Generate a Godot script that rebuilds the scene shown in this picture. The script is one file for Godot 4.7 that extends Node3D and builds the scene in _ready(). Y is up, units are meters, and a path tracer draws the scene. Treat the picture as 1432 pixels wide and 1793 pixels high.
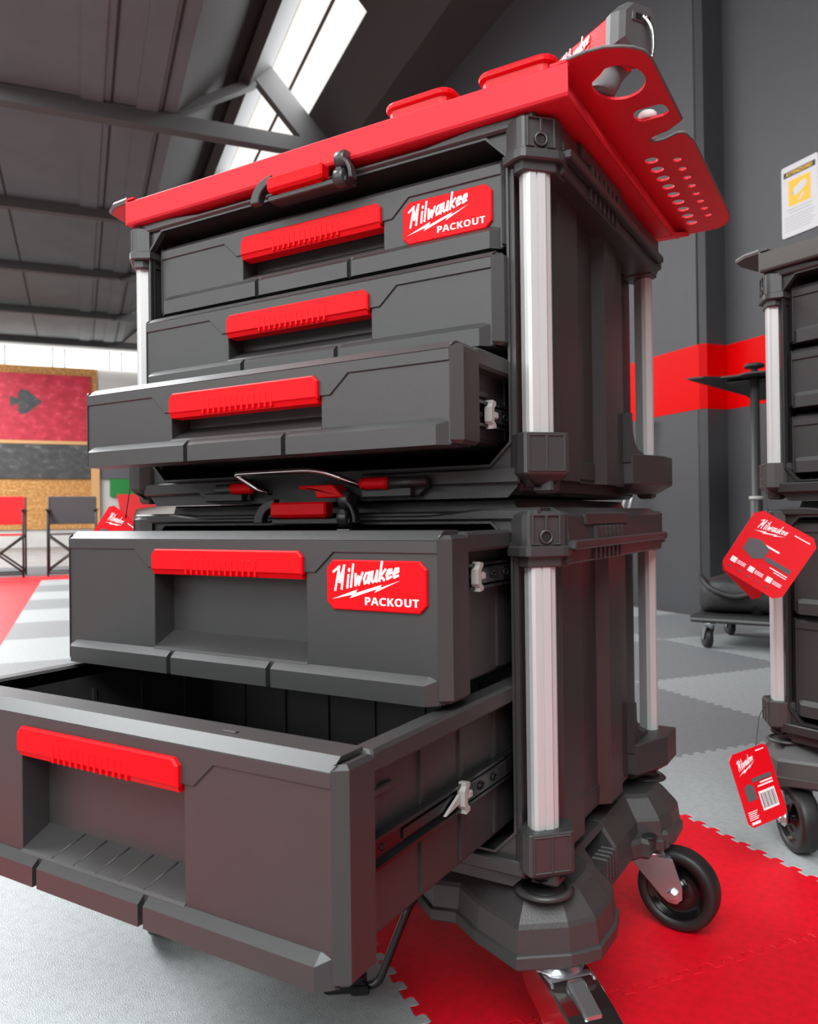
extends Node3D

const XC := -0.2575
const ZC := -0.189
const RA := 0.635300
const PX := Basis(Vector3(0, 0, 1), Vector3(0, 1, 0), Vector3(1, 0, 0))   # profile (z, y), run along x
const PY := Basis(Vector3(1, 0, 0), Vector3(0, 0, 1), Vector3(0, 1, 0))   # plan (x, z), run along y
const PZ := Basis.IDENTITY                                               # face (x, y), run along z

var T := Vector3(cos(RA), 0, sin(RA))
var N := Vector3(sin(RA), 0, -cos(RA))
var M := {}
var used := {}
var rng := RandomNumberGenerator.new()


# ---------------------------------------------------------------- mesh building
class MB:
	var st := SurfaceTool.new()
	var ident := Transform3D()

	func _init():
		st.begin(Mesh.PRIMITIVE_TRIANGLES)

	func solid(t: PackedVector3Array, xf := Transform3D(), smooth := -1) -> MB:
		var v := PackedVector3Array()
		v.resize(t.size())
		var mid := Vector3()
		for i in t.size():
			v[i] = xf * t[i]
			mid += v[i]
		mid /= maxf(1.0, t.size())
		var vol := 0.0
		for i in range(0, v.size(), 3):
			vol += (v[i] - mid).dot((v[i + 1] - mid).cross(v[i + 2] - mid))
		st.set_smooth_group(smooth)
		for i in range(0, v.size(), 3):
			st.add_vertex(v[i])
			if vol > 0.0:
				st.add_vertex(v[i + 2])
				st.add_vertex(v[i + 1])
			else:
				st.add_vertex(v[i + 1])
				st.add_vertex(v[i + 2])
		return self

	static func quad(o: PackedVector3Array, a: Vector3, b: Vector3, c: Vector3, d: Vector3):
		o.append(a); o.append(b); o.append(c)
		o.append(a); o.append(c); o.append(d)

	# rings of the same number of points, joined; caps are fans unless indices are given
	func loft(rings: Array, xf := Transform3D(), cap := true, idx := PackedInt32Array(), smooth := -1, closed := false) -> MB:
		var o := PackedVector3Array()
		var n: int = rings[0].size()
		var last: int = rings.size() if closed else rings.size() - 1
		for k in last:
			var a: PackedVector3Array = rings[k]
			var b: PackedVector3Array = rings[(k + 1) % rings.size()]
			for i in n:
				var j := (i + 1) % n
				quad(o, a[i], a[j], b[j], b[i])
		if cap and not closed:
			for e in 2:
				var r: PackedVector3Array = rings[0] if e == 0 else rings[-1]
				if idx.size():
					for q in range(0, idx.size(), 3):
						if e == 0:
							o.append(r[idx[q]]); o.append(r[idx[q + 2]]); o.append(r[idx[q + 1]])
						else:
							o.append(r[idx[q]]); o.append(r[idx[q + 1]]); o.append(r[idx[q + 2]])
				else:
					var m := Vector3()
					for p in r:
						m += p
					m /= n
					for i in n:
						var j := (i + 1) % n
						if e == 0:
							o.append(m); o.append(r[j]); o.append(r[i])
						else:
							o.append(m); o.append(r[i]); o.append(r[j])
		return solid(o, xf, smooth)

	static func inset(p: PackedVector2Array, d: float) -> PackedVector2Array:
		if d == 0.0:
			return p
		var area := 0.0
		var n := p.size()
		for i in n:
			area += p[i].cross(p[(i + 1) % n])
		var s := 1.0 if area > 0.0 else -1.0
		var o := PackedVector2Array()
		for i in n:
			var e0 := (p[i] - p[(i + n - 1) % n]).normalized()
			var e1 := (p[(i + 1) % n] - p[i]).normalized()
			var n0 := Vector2(-e0.y, e0.x) * s
			var n1 := Vector2(-e1.y, e1.x) * s
			var m := n0 + n1
			var q := m.length_squared()
			m = n0 if q < 0.2 else m * 2.0 / q
			o.append(p[i] + m * d)
		return o

	# flat outline (counter-clockwise or not), run from z0 to z1 with bevelled ends
	func prism(p: PackedVector2Array, z0: float, z1: float, b := 0.0, basis := Basis.IDENTITY, at := Vector3(), smooth := -1) -> MB:
		var area := 0.0
		for i in p.size():
			area += p[i].cross(p[(i + 1) % p.size()])
		if area < 0.0:
			p = p.duplicate()
			p.reverse()
		var levels := [[z0, 0.0], [z1, 0.0]] if b == 0.0 else [[z0, b], [z0 + b * signf(z1 - z0), 0.0], [z1 - b * signf(z1 - z0), 0.0], [z1, b]]
		return levels_of(p, levels, basis, at, smooth)

	func levels_of(p: PackedVector2Array, levels: Array, basis := Basis.IDENTITY, at := Vector3(), smooth := -1) -> MB:
		var idx := Geometry2D.triangulate_polygon(p)
		var rings := []
		for l in levels:
			var r := PackedVector3Array()
			for q in inset(p, l[1]):
				r.append(Vector3(q.x, q.y, l[0]))
			rings.append(r)
		return loft(rings, Transform3D(basis, at), true, idx, smooth)

	func box(lo: Vector3, hi: Vector3, b := 0.0, xf := Transform3D()) -> MB:
		b = minf(b, 0.45 * minf(hi.x - lo.x, minf(hi.y - lo.y, hi.z - lo.z)))
		if b <= 0.0:
			return _rings8(lo, hi, 0.0, [[lo.y, 0.0], [hi.y, 0.0]], xf)
		return _rings8(lo, hi, b, [[lo.y, b], [lo.y + b, 0.0], [hi.y - b, 0.0], [hi.y, b]], xf)

	func _rings8(lo: Vector3, hi: Vector3, b: float, lv: Array, xf: Transform3D) -> MB:
		var rings := []
		for l in lv:
			var i: float = l[1]
			var r := PackedVector3Array()
			var x0 := lo.x + i
			var x1 := hi.x - i
			var z0 := lo.z + i
			var z1 := hi.z - i
			if b > 0.0:
				var k := b * 0.6
				for q in [[x0 + k, z0], [x1 - k, z0], [x1, z0 + k], [x1, z1 - k], [x1 - k, z1], [x0 + k, z1], [x0, z1 - k], [x0, z0 + k]]:
					r.append(Vector3(q[0], l[0], q[1]))
			else:
				for q in [[x0, z0], [x1, z0], [x1, z1], [x0, z1]]:
					r.append(Vector3(q[0], l[0], q[1]))
			rings.append(r)
		return loft(rings, xf)

	# profile of (radius, height) turned about y
	func lathe(p: Array, seg := 24, xf := Transform3D(), smooth := 1) -> MB:
		var rings := []
		for q in p:
			var r := PackedVector3Array()
			for i in seg:
				var a := TAU * i / seg
				r.append(Vector3(cos(a) * q[0], q[1], sin(a) * q[0]))
			rings.append(r)
		return loft(rings, xf, true, PackedInt32Array(), smooth)

	# a closed ring of profile points (radius, height) turned about y: tyres, rings
	func torus(p: Array, seg := 32, xf := Transform3D(), smooth := 1) -> MB:
		var rings := []
		for i in seg:
			var a := TAU * i / seg
			var r := PackedVector3Array()
			for q in p:
				r.append(Vector3(cos(a) * q[0], q[1], sin(a) * q[0]))
			rings.append(r)
		return loft(rings, xf, false, PackedInt32Array(), smooth, true)

	func tube(path: Array, rad: float, seg := 8, xf := Transform3D(), smooth := 1) -> MB:
		var rings := []
		var up := Vector3()
		for i in path.size():
			var a: Vector3 = path[maxi(i - 1, 0)]
			var b: Vector3 = path[mini(i + 1, path.size() - 1)]
			var d := (b - a).normalized()
			if up == Vector3():
				up = Vector3.UP if absf(d.y) < 0.8 else Vector3.RIGHT
			var s := d.cross(up).normalized()
			up = s.cross(d).normalized()
			var r := PackedVector3Array()
			for k in seg:
				var w := TAU * k / seg
				r.append(path[i] + (s * cos(w) + up * sin(w)) * rad)
			rings.append(r)
		return loft(rings, xf, true, PackedInt32Array(), smooth)

	# flat strokes on the plane z = 0, raised by h: lettering
	var lift := 0.0

	func stroke(path: Array, w: float, h: float, xf := Transform3D()) -> MB:
		for i in path.size() - 1:
			var a: Vector2 = path[i]
			var b: Vector2 = path[i + 1]
			var d := (b - a).normalized() * w * 0.5
			var s := Vector2(-d.y, d.x)
			a -= d * 0.7
			b += d * 0.7
			var rings := []
			lift += 0.000012
			for z in [0.0, h + lift]:
				var r := PackedVector3Array()
				for q in [a + s, a - s, b - s, b + s]:
					r.append(Vector3(q.x, q.y, z))
				rings.append(r)
			loft(rings, xf)
		return self

	func mesh() -> ArrayMesh:
		st.generate_normals()
		return st.commit()


static func P(a: Array) -> PackedVector2Array:
	var o := PackedVector2Array()
	for i in range(0, a.size(), 2):
		o.append(Vector2(a[i], a[i + 1]))
	return o


static func arc(c: Vector3, u: Vector3, v: Vector3, a0: float, a1: float, n: int) -> Array:
	var o := []
	for i in n + 1:
		var a := lerpf(a0, a1, float(i) / n)
		o.append(c + u * cos(a) + v * sin(a))
	return o


static func bend(pts: Array, n := 5) -> Array:   # rounds the corners of a path
	var o := [pts[0]]
	for i in range(1, pts.size() - 1):
		var a: Vector3 = pts[i - 1]
		var b: Vector3 = pts[i]
		var c: Vector3 = pts[i + 1]
		var r := minf(a.distance_to(b), b.distance_to(c)) * 0.45
		var p := b + (a - b).normalized() * r
		var q := b + (c - b).normalized() * r
		for k in n + 1:
			var s := float(k) / n
			o.append(p.lerp(b, s).lerp(b.lerp(q, s), s))
	o.append(pts[-1])
	return o


# ---------------------------------------------------------------- nodes
func numbered(called: String) -> String:
	if not used.has(called):
		used[called] = 0
		return called
	used[called] += 1
	return "%s_%03d" % [called, used[called]]


func obj(called: String, mb: MB, mat: Material, parent: Node = self) -> MeshInstance3D:
	var o := MeshInstance3D.new()
	o.mesh = mb.mesh()
	o.material_override = mat
	o.name = numbered(called) if parent == self else called
	parent.add_child(o, true)
	return o


func tag(o: Node, label: String, category: String, group := "") -> Node:
	o.set_meta("label", label)
	o.set_meta("category", category)
	if group:
		o.set_meta("group", group)
	return o


func thing(called: String, label: String, category: String, at := Vector3(), turn := 0.0, group := "") -> Node3D:
	var o := Node3D.new()
	o.name = numbered(called)
	add_child(o)
	o.position = at
	o.rotation.y = turn
	tag(o, label, category, group)
	return o


func struct(called: String, mb: MB, mat: Material, parent: Node = self) -> MeshInstance3D:
	var o := obj(called, mb, mat, parent)
	if parent == self:
		o.set_meta("kind", "structure")
	return o


func rm(t: float, y: float, n: float) -> Vector3:
	return T * t + N * n + Vector3.UP * y


func rx() -> Transform3D:      # room axes: x along T, y up, z along N
	return Transform3D(Basis(T, Vector3.UP, N), Vector3())


func words(called: String, text: String, size: float, depth: float, mat: Material, parent: Node, xf: Transform3D, bold := true) -> MeshInstance3D:
	var f := SystemFont.new()
	f.font_names = PackedStringArray(["Droid Sans"])
	f.font_weight = 700 if bold else 400
	var tm := TextMesh.new()
	tm.text = text
	tm.font = f
	tm.font_size = 32
	tm.pixel_size = size / 32.0
	tm.depth = depth
	tm.curve_step = 2.0
	var o := MeshInstance3D.new()
	o.mesh = tm
	o.material_override = mat
	o.name = called
	o.transform = xf
	parent.add_child(o, true)
	return o


# ---------------------------------------------------------------- materials
func noise(freq: float, octaves := 3, normal := false, strength := 4.0, ramp: Gradient = null, size := 256, kind := FastNoiseLite.TYPE_SIMPLEX_SMOOTH, sd := 3) -> NoiseTexture2D:
	var f := FastNoiseLite.new()
	f.noise_type = kind
	f.seed = sd
	f.frequency = freq
	f.fractal_octaves = octaves
	var t := NoiseTexture2D.new()
	t.width = size
	t.height = size
	t.seamless = true
	t.noise = f
	t.as_normal_map = normal
	t.bump_strength = strength
	if ramp:
		t.color_ramp = ramp
	return t


func ramp(a: Array) -> Gradient:
	var g := Gradient.new()
	var off := PackedFloat32Array()
	var col := PackedColorArray()
	for i in range(0, a.size(), 2):
		off.append(a[i])
		col.append(a[i + 1])
	g.offsets = off
	g.colors = col
	return g


func mat(c: Color, rough := 0.5, metal := 0.0, spec := 0.5) -> StandardMaterial3D:
	var m := StandardMaterial3D.new()
	m.albedo_color = c
	m.roughness = rough
	m.metallic = metal
	m.metallic_specular = spec
	return m


func bump(m: StandardMaterial3D, t: Texture2D, scale: float, k := 0.5, world := false) -> StandardMaterial3D:
	m.normal_enabled = true
	m.normal_texture = t
	m.normal_scale = k
	m.uv1_triplanar = true
	m.uv1_world_triplanar = world
	m.uv1_scale = Vector3.ONE * scale
	return m


func grain(m: StandardMaterial3D, t: Texture2D, scale: float, world := false) -> StandardMaterial3D:
	m.albedo_texture = t
	m.uv1_triplanar = true
	m.uv1_world_triplanar = world
	m.uv1_scale = Vector3.ONE * scale
	return m


func glow(c: Color, e: float) -> StandardMaterial3D:
	var m := mat(Color(0.8, 0.8, 0.8), 0.6)
	m.emission_enabled = true
	m.emission = c
	m.emission_energy_multiplier = e
	return m


func make_materials():
	var pebble := noise(0.11, 2, true, 3.0)
	var fine := noise(0.2, 2, true, 2.0, null, 256, FastNoiseLite.TYPE_SIMPLEX_SMOOTH, 9)
	var speck := noise(0.3, 1, false, 1, ramp([0.0, Color(0.86, 0.86, 0.86), 0.5, Color(0.97, 0.97, 0.97), 1.0, Color(1, 1, 1)]))
	M.plastic = grain(bump(mat(Color(0.200, 0.198, 0.198), 0.46, 0.0, 0.66), pebble, 42.0, 0.2), speck, 42.0)
	M.smooth = bump(mat(Color(0.185, 0.183, 0.183), 0.40, 0.0, 0.6), fine, 9.0, 0.12)
	M.base = bump(mat(Color(0.22, 0.215, 0.213), 0.45, 0.0, 0.6), fine, 9.0, 0.15)
	M.red = bump(mat(Color(0.90, 0.02, 0.075), 0.46, 0.0, 0.32), fine, 9.0, 0.1)
	M.powder = bump(mat(Color(0.84, 0.085, 0.16), 0.55), pebble, 45.0, 0.25)
	M.blackpowder = bump(mat(Color(0.30, 0.285, 0.275), 0.42), pebble, 45.0, 0.2)
	M.alu = bump(mat(Color(0.81, 0.82, 0.815), 0.5, 0.4), noise(0.02, 2, true, 1.0, null, 256), 20.0, 0.05)
	M.zinc = mat(Color(0.80, 0.81, 0.82), 0.22, 0.9)
	M.chrome = mat(Color(0.85, 0.85, 0.85), 0.12, 1.0)
	M.rail = mat(Color(0.16, 0.16, 0.165), 0.16, 0.6)
	M.clip = mat(Color(0.66, 0.66, 0.64), 0.4)
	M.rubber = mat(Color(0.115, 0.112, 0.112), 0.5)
	M.hub = mat(Color(0.05, 0.05, 0.052), 0.16)
	M.rod = mat(Color(0.20, 0.195, 0.20), 0.28, 0.4)
	M.white = mat(Color(0.93, 0.93, 0.93), 0.5)
	M.print = mat(Color(0.98, 0.96, 0.96), 0.45)
	M.black = mat(Color(0.055, 0.055, 0.06), 0.5)
	M.grey = mat(Color(0.42, 0.42, 0.42), 0.5)
	M.bin = bump(mat(Color(0.88, 0.05, 0.11), 0.33), fine, 9.0, 0.08)
	M.tagred = mat(Color(0.90, 0.03, 0.11), 0.28)
	M.tagpale = mat(Color(0.95, 0.60, 0.62), 0.4)
	M.string = mat(Color(0.16, 0.15, 0.15), 0.6)
	M.toolgrey = mat(Color(0.30, 0.30, 0.30), 0.45)
	# floor mats
	var mg := noise(0.09, 2, true, 5.0, null, 512, FastNoiseLite.TYPE_SIMPLEX, 5)
	var scuff := noise(0.012, 4, false, 1, ramp([0.0, Color(0.90, 0.90, 0.90), 0.5, Color(0.97, 0.97, 0.97), 1.0, Color(1, 1, 1)]), 512)
	M.matlight = grain(bump(mat(Color(0.655, 0.675, 0.675), 0.42), mg, 9.0, 0.28, true), scuff, 9.0, true)
	M.matdark = grain(bump(mat(Color(0.52, 0.535, 0.54), 0.42), mg, 9.0, 0.28, true), scuff, 9.0, true)
	M.matred = grain(bump(mat(Color(0.88, 0.02, 0.12), 0.42), mg, 9.0, 0.28, true), scuff, 9.0, true)
	M.slab = grain(mat(Color(0.60, 0.585, 0.57), 0.6), noise(0.01, 4, false, 1, ramp([0.0, Color(0.78, 0.78, 0.78), 1.0, Color(1, 1, 1)]), 512), 0.6, true)
	M.edge = mat(Color(0.34, 0.34, 0.345), 0.7)
	# the room
	M.wall = grain(bump(mat(Color(0.262, 0.264, 0.275), 0.52), noise(0.05, 3, true, 1.5), 3.0, 0.12, true), noise(0.008, 4, false, 1, ramp([0.0, Color(0.93, 0.93, 0.93), 1.0, Color(1, 1, 1)])), 0.7, true)
	M.stripe = mat(Color(0.84, 0.0, 0.010), 0.4, 0.0, 0.2)
	M.ceiling = grain(mat(Color(0.42, 0.45, 0.465), 0.7), noise(0.008, 4, false, 1, ramp([0.0, Color(0.92, 0.92, 0.92), 1.0, Color(1, 1, 1)])), 0.5, true)
	M.darkroof = mat(Color(0.22, 0.22, 0.22), 0.7)
	M.beam = mat(Color(0.305, 0.305, 0.305), 0.6)
	M.seam = mat(Color(0.16, 0.16, 0.16), 0.8)
	M.pane = glow(Color(1.0, 0.985, 0.94), 1.6)
	M.frost = glow(Color(1.0, 0.985, 0.95), 1.6)
	M.whitewall = grain(mat(Color(0.83, 0.82, 0.80), 0.8), noise(0.01, 4, false, 1, ramp([0.0, Color(0.90, 0.90, 0.90), 1.0, Color(1, 1, 1)])), 0.5, true)
	M.osb = grain(mat(Color(1, 1, 1), 0.75), noise(0.045, 4, false, 1, ramp([0.0, Color(0.45, 0.27, 0.12), 0.4, Color(0.72, 0.50, 0.26), 0.65, Color(0.80, 0.60, 0.36), 1.0, Color(0.90, 0.74, 0.50)]), 512, FastNoiseLite.TYPE_CELLULAR), 1.1, true)
	M.paintred = grain(mat(Color(1, 1, 1), 0.55), noise(0.009, 5, false, 1, ramp([0.0, Color(0.62, 0.07, 0.16), 0.5, Color(0.74, 0.12, 0.22), 0.78, Color(0.80, 0.20, 0.28), 1.0, Color(0.90, 0.50, 0.54)]), 512, FastNoiseLite.TYPE_SIMPLEX, 12), 0.9, true)
	M.paintblack = grain(mat(Color(1, 1, 1), 0.55), noise(0.009, 5, false, 1, ramp([0.0, Color(0.19, 0.19, 0.19), 0.55, Color(0.25, 0.25, 0.25), 0.8, Color(0.33, 0.33, 0.33), 1.0, Color(0.62, 0.62, 0.62)]), 512, FastNoiseLite.TYPE_SIMPLEX, 4), 0.9, true)
	M.pine = mat(Color(0.82, 0.63, 0.42), 0.7)
	M.panelgrey = mat(Color(0.36, 0.355, 0.37), 0.7)
	M.green = mat(Color(0.10, 0.50, 0.21), 0.6)
	M.yellow = mat(Color(0.93, 0.67, 0.02), 0.55)
	M.banner = mat(Color(0.92, 0.17, 0.19), 0.6)
	M.seatred = mat(Color(0.88, 0.14, 0.16), 0.7)
	M.seatgrey = mat(Color(0.33, 0.325, 0.335), 0.8)
	M.frame = mat(Color(0.17, 0.17, 0.17), 0.45)
	M.cloth = bump(mat(Color(0.15, 0.15, 0.155), 0.55), noise(0.03, 3, true, 4.0), 6.0, 0.4)
	M.signwhite = mat(Color(0.78, 0.78, 0.79), 0.4)
	M.signyellow = mat(Color(0.95, 0.72, 0.02), 0.45)
	M.signgrey = mat(Color(0.62, 0.63, 0.64), 0.6)


# ---------------------------------------------------------------- lettering
const GLYPH := {
	"M": [0.70, [[-0.16, 0.78, 0.14, 0.97, 0.06, 0.0], [0.12, 0.95, 0.26, 0.30, 0.42, 1.0, 0.42, 0.0]]],
	"i": [0.20, [[0.02, 0.56, 0.04, 0.0], [0.02, 0.74, 0.025, 0.82]]],
	"l": [0.22, [[0.02, 1.0, 0.04, 0.0]]],
	"w": [0.50, [[0.0, 0.56, 0.06, 0.03, 0.18, 0.42, 0.25, 0.03, 0.38, 0.56]]],
	"a": [0.42, [[0.28, 0.50, 0.08, 0.52, 0.0, 0.25, 0.07, 0.03, 0.19, 0.08, 0.27, 0.48], [0.28, 0.54, 0.30, 0.0]]],
	"u": [0.42, [[0.0, 0.56, 0.02, 0.10, 0.10, 0.02, 0.21, 0.10, 0.26, 0.56], [0.27, 0.50, 0.29, 0.0]]],
	"k": [0.38, [[0.02, 1.0, 0.03, 0.0], [0.27, 0.56, 0.05, 0.26, 0.28, 0.0]]],
	"e": [0.36, [[0.03, 0.26, 0.22, 0.34, 0.20, 0.52, 0.08, 0.52, 0.0, 0.26, 0.07, 0.03, 0.25, 0.10]]],
}
const BOLT := [250, 487, 383, 428, 375, 448, 508, 397, 497, 415, 597, 372, 470, 442, 482, 422, 345, 478, 357, 458]


func script_mark(mb: MB, w: float, h: float, xf := Transform3D()):
	# the rising brush word and the lightning bolt, on a plate w wide and h high that starts at (0, 0)
	var x := 0.0
	var full := 3.40
	for ch in "Milwaukee":
		var g: Array = GLYPH[ch]
		for path in g[1]:
			var o := []
			for i in range(0, path.size(), 2):
				var u: float = (x + path[i]) / full
				var s := 0.49 * (1.0 - 0.32 * u)
				o.append(Vector2(w * (0.085 + 0.64 * u + 0.03 * path[i + 1]), h * (0.385 + 0.30 * u + s * path[i + 1])))
			mb.stroke(o, w * 0.0205, 0.0005, xf)
		x += g[0]
	var b := PackedVector2Array()
	for i in range(0, BOLT.size(), 2):
		b.append(Vector2((BOLT[i] - 220.0) / 498.0 * w, (545.0 - BOLT[i + 1]) / 277.0 * h))
	mb.prism(b, 0.0, 0.0005, 0.0, xf.basis, xf.origin)


# ---------------------------------------------------------------- one drawer of a tool chest
func drawer(chest: Node3D, top: float, bot: float, out: float, badge: bool) -> MeshInstance3D:
	var f := 0.1930
	var hw := 0.2245
	var mb := MB.new()
	# proud band that carries the handle
	mb.prism(P([-hw, top - 0.0078, hw, top - 0.0078, hw, top - 0.0180, 0.1245, top - 0.0180, 0.1050, top - 0.0355, -0.1030, top - 0.0355, -0.1215, top - 0.0180, -hw, top - 0.0180]), f - 0.016, f + 0.0016, 0.0006)
	# bevelled top edge
	mb.prism(P([0.1585, top - 0.0150, 0.1585, top, 0.1835, top, f + 0.0016, top - 0.0075, f - 0.0006, top - 0.0100, f - 0.0006, top - 0.0150]), -hw, hw, 0.0, PX)
	# the two panels beside the pocket
	for s in [-1.0, 1.0]:
		mb.prism(P([s * 0.0945, bot + 0.0006, s * 0.0945, top - 0.016, s * (hw + 0.0004), top - 0.016, s * (hw + 0.0004), bot + 0.0006]), 0.1592, f, 0.0007)
		# bevelled ends
		mb.prism(P([s * (hw - 0.0006), 0.1588, s * (hw - 0.0006), f + 0.0012, s * hw, f + 0.0014, s * 0.2335, f - 0.006, s * 0.2335, 0.1588]), bot + 0.0012, top - 0.0035, 0.003, PY)
	# pocket: back and sloping floor
	mb.box(Vector3(-0.096, bot + 0.0011, 0.1596), Vector3(0.096, top - 0.012, 0.1680), 0.0)
	mb.box(Vector3(-0.0963, top - 0.0335, 0.1620), Vector3(0.0963, top - 0.0125, f - 0.001), 0.0)
	mb.prism(P([0.166, bot + 0.0016, 0.166, bot + 0.0375, f, bot + 0.0236, f + 0.0015, bot + 0.0215, f + 0.0015, bot + 0.0016]), -0.0952, 0.0952, 0.0, PX)
	# foot ledge in three lengths with notches between
	var prof := P([0.170, bot, 0.170, bot + 0.0222, f + 0.0004, bot + 0.0222, f + 0.0075, bot + 0.0160, f + 0.0075, bot])
	var slim := P([0.170, bot, 0.170, bot + 0.0210, f - 0.002, bot + 0.0210, f - 0.001, bot + 0.0200, f - 0.001, bot])
	for seg in [[-0.2145, -0.0705], [-0.0650, 0.0540], [0.0595, 0.2145]]:
		mb.prism(prof, seg[0], seg[1], 0.0, PX)
	for s in [-1.0, 1.0]:
		var r0 := PackedVector3Array()
		var r1 := PackedVector3Array()
		for i in 5:
			r0.append(Vector3(s * 0.2145, prof[i].y, prof[i].x))
			r1.append(Vector3(s * 0.2235, slim[i].y, slim[i].x))
		mb.loft([r0, r1], Transform3D(), true, Geometry2D.triangulate_polygon(prof))
	# faint ridges on the pocket floor of the lowest deep drawer
	if top - bot > 0.141:
		for k in 5:
			var x := -0.056 + 0.027 * k
			mb.tube([Vector3(x + 0.010, bot + 0.0366, 0.1690), Vector3(x, bot + 0.0234, f + 0.0002)], 0.0007, 6)
	# the tub behind the front
	var back := -0.150
	for s in [-1.0, 1.0]:
		mb.box(Vector3(s * 0.2165 - 0.0025, bot + 0.010, back), Vector3(s * 0.2165 + 0.0025, top - 0.004, 0.1565), 0.0)
		mb.box(Vector3(s * 0.2235 - 0.0095, top - 0.0180, back + 0.001), Vector3(s * 0.2235 + 0.0095, top - 0.0015, 0.1600), 0.0025)
		for k in 5:
			var z := -0.12 + 0.065 * k
			mb.box(Vector3(s * 0.2195 - 0.0015, bot + 0.012, z - 0.0025), Vector3(s * 0.2195 + 0.0015, top - 0.0175, z + 0.0025), 0.0)
			mb.box(Vector3(s * 0.2130 - 0.0015, bot + 0.012, z + 0.02), Vector3(s * 0.2130 + 0.0015, top - 0.030, z + 0.024), 0.0)
		mb.box(Vector3(s * 0.2205 - 0.002, top - 0.040, 0.118), Vector3(s * 0.2205 + 0.002, top - 0.034, 0.163), 0.001)
	mb.box(Vector3(-0.2185, bot + 0.0105, back - 0.001), Vector3(0.2185, top - 0.002, back + 0.005), 0.0)
	for k in 6:
		mb.box(Vector3(-0.16 + 0.064 * k, bot + 0.012, back + 0.004), Vector3(-0.157 + 0.064 * k, top - 0.02, back + 0.008), 0.0)
	mb.box(Vector3(-0.2180, bot + 0.008, back + 0.001), Vector3(0.2180, bot + 0.0125, 0.1560), 0.0)
	mb.box(Vector3(-0.2175, bot + 0.010, 0.1500), Vector3(0.2175, top - 0.003, 0.1570), 0.0)
	mb.box(Vector3(0.115, top - 0.0015, 0.172), Vector3(0.128, top + 0.0012, 0.176), 0.0005)
	var d := obj("drawer", mb, M.plastic, chest)
	d.position.z = out
	# handle with its row of finger ribs
	var h := MB.new()
	var y0 := top - 0.0375
	var y1 := top - 0.0170
	h.prism(P([-0.0935, y0, -0.0935, y1 - 0.005, -0.0885, y1, 0.0885, y1, 0.0935, y1 - 0.005, 0.0935, y0]), f - 0.002, f + 0.0056, 0.0014)
	h.prism(P([f - 0.002, y0 + 0.002, f + 0.0046, y0 + 0.0008, f + 0.0020, y0 - 0.0040, f - 0.012, y0 - 0.0045, f - 0.012, y0 + 0.002]), -0.0925, 0.0925, 0.0, PX)
	for k in 13:
		var x := -0.0465 + 0.0072 * k
		h.box(Vector3(x, y0 - 0.0030, f), Vector3(x + 0.0024, y0 + 0.0115, f + 0.00595), 0.0003)
	obj("handle", h, M.red, d)
	# slide rails on both sides
	var c := (top + bot) * 0.5 - 0.0125
	if top > 0.3 and bot > 0.2 and top - bot > 0.12:
		c = top - 0.0395
	elif top - bot > 0.12:
		c = top - 0.0745
	for s in [-1.0, 1.0]:
		var r := MB.new()
		r.prism(P([s * 0.2215, c - 0.0110, s * 0.2285, c - 0.0110, s * 0.2285, c - 0.0085, s * 0.2240, c - 0.0075, s * 0.2240, c + 0.0075, s * 0.2285, c + 0.0085, s * 0.2285, c + 0.0110, s * 0.2215, c + 0.0110]), back, 0.164, 0.0)
		r.box(Vector3(s * 0.2245 - 0.0012, c - 0.004, back), Vector3(s * 0.2245 + 0.0012, c + 0.004, 0.110), 0.0006)
		r.lathe([[0.0001, 0.0], [0.0026, 0.0], [0.0026, 0.0012], [0.0012, 0.0018], [0.0001, 0.0018]], 12, Transform3D(Basis(Vector3(0, 0, 1), Vector3(s, 0, 0), Vector3(0, 1, 0)), Vector3(s * 0.2233, c, 0.136)))
		obj("slide_rail", r, M.rail, d)
	if badge:
		var b := MB.new()
		var bx := 0.1185
		var by := top - 0.0655
		var oct := func(x0, y0_, x1, y1_, k): return P([x0 + k, y0_, x1 - k, y0_, x1, y0_ + k, x1, y1_ - k, x1 - k, y1_, x0 + k, y1_, x0, y1_ - k, x0, y0_ + k])
		b.prism(oct.call(bx, by, bx + 0.0965, by + 0.0415, 0.0065), f - 0.001, f + 0.0030, 0.0009)
		obj("badge", b, M.red, d)
		var l := MB.new()
		script_mark(l, 0.0965, 0.0415, Transform3D(Basis(), Vector3(bx, by, f + 0.0030)))
		obj("badge_lettering", l, M.print, d)
		words("badge_wordmark", "PACKOUT", 0.0088, 0.0006, M.print, d, Transform3D(Basis(Vector3(1.30, 0, 0), Vector3(0, 1, 0), Vector3(0, 0, 1)), Vector3(bx + 0.0640, by + 0.0082, f + 0.0032)))
	return d


# ---------------------------------------------------------------- tool chest
func octring(x: float, y0: float, y1: float, k: float) -> PackedVector2Array:
	return P([-x + k, y0, x - k, y0, x, y0 + k, x, y1 - k, x - k, y1, -x + k, y1, -x, y1 - k, -x, y0 + k])


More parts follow.
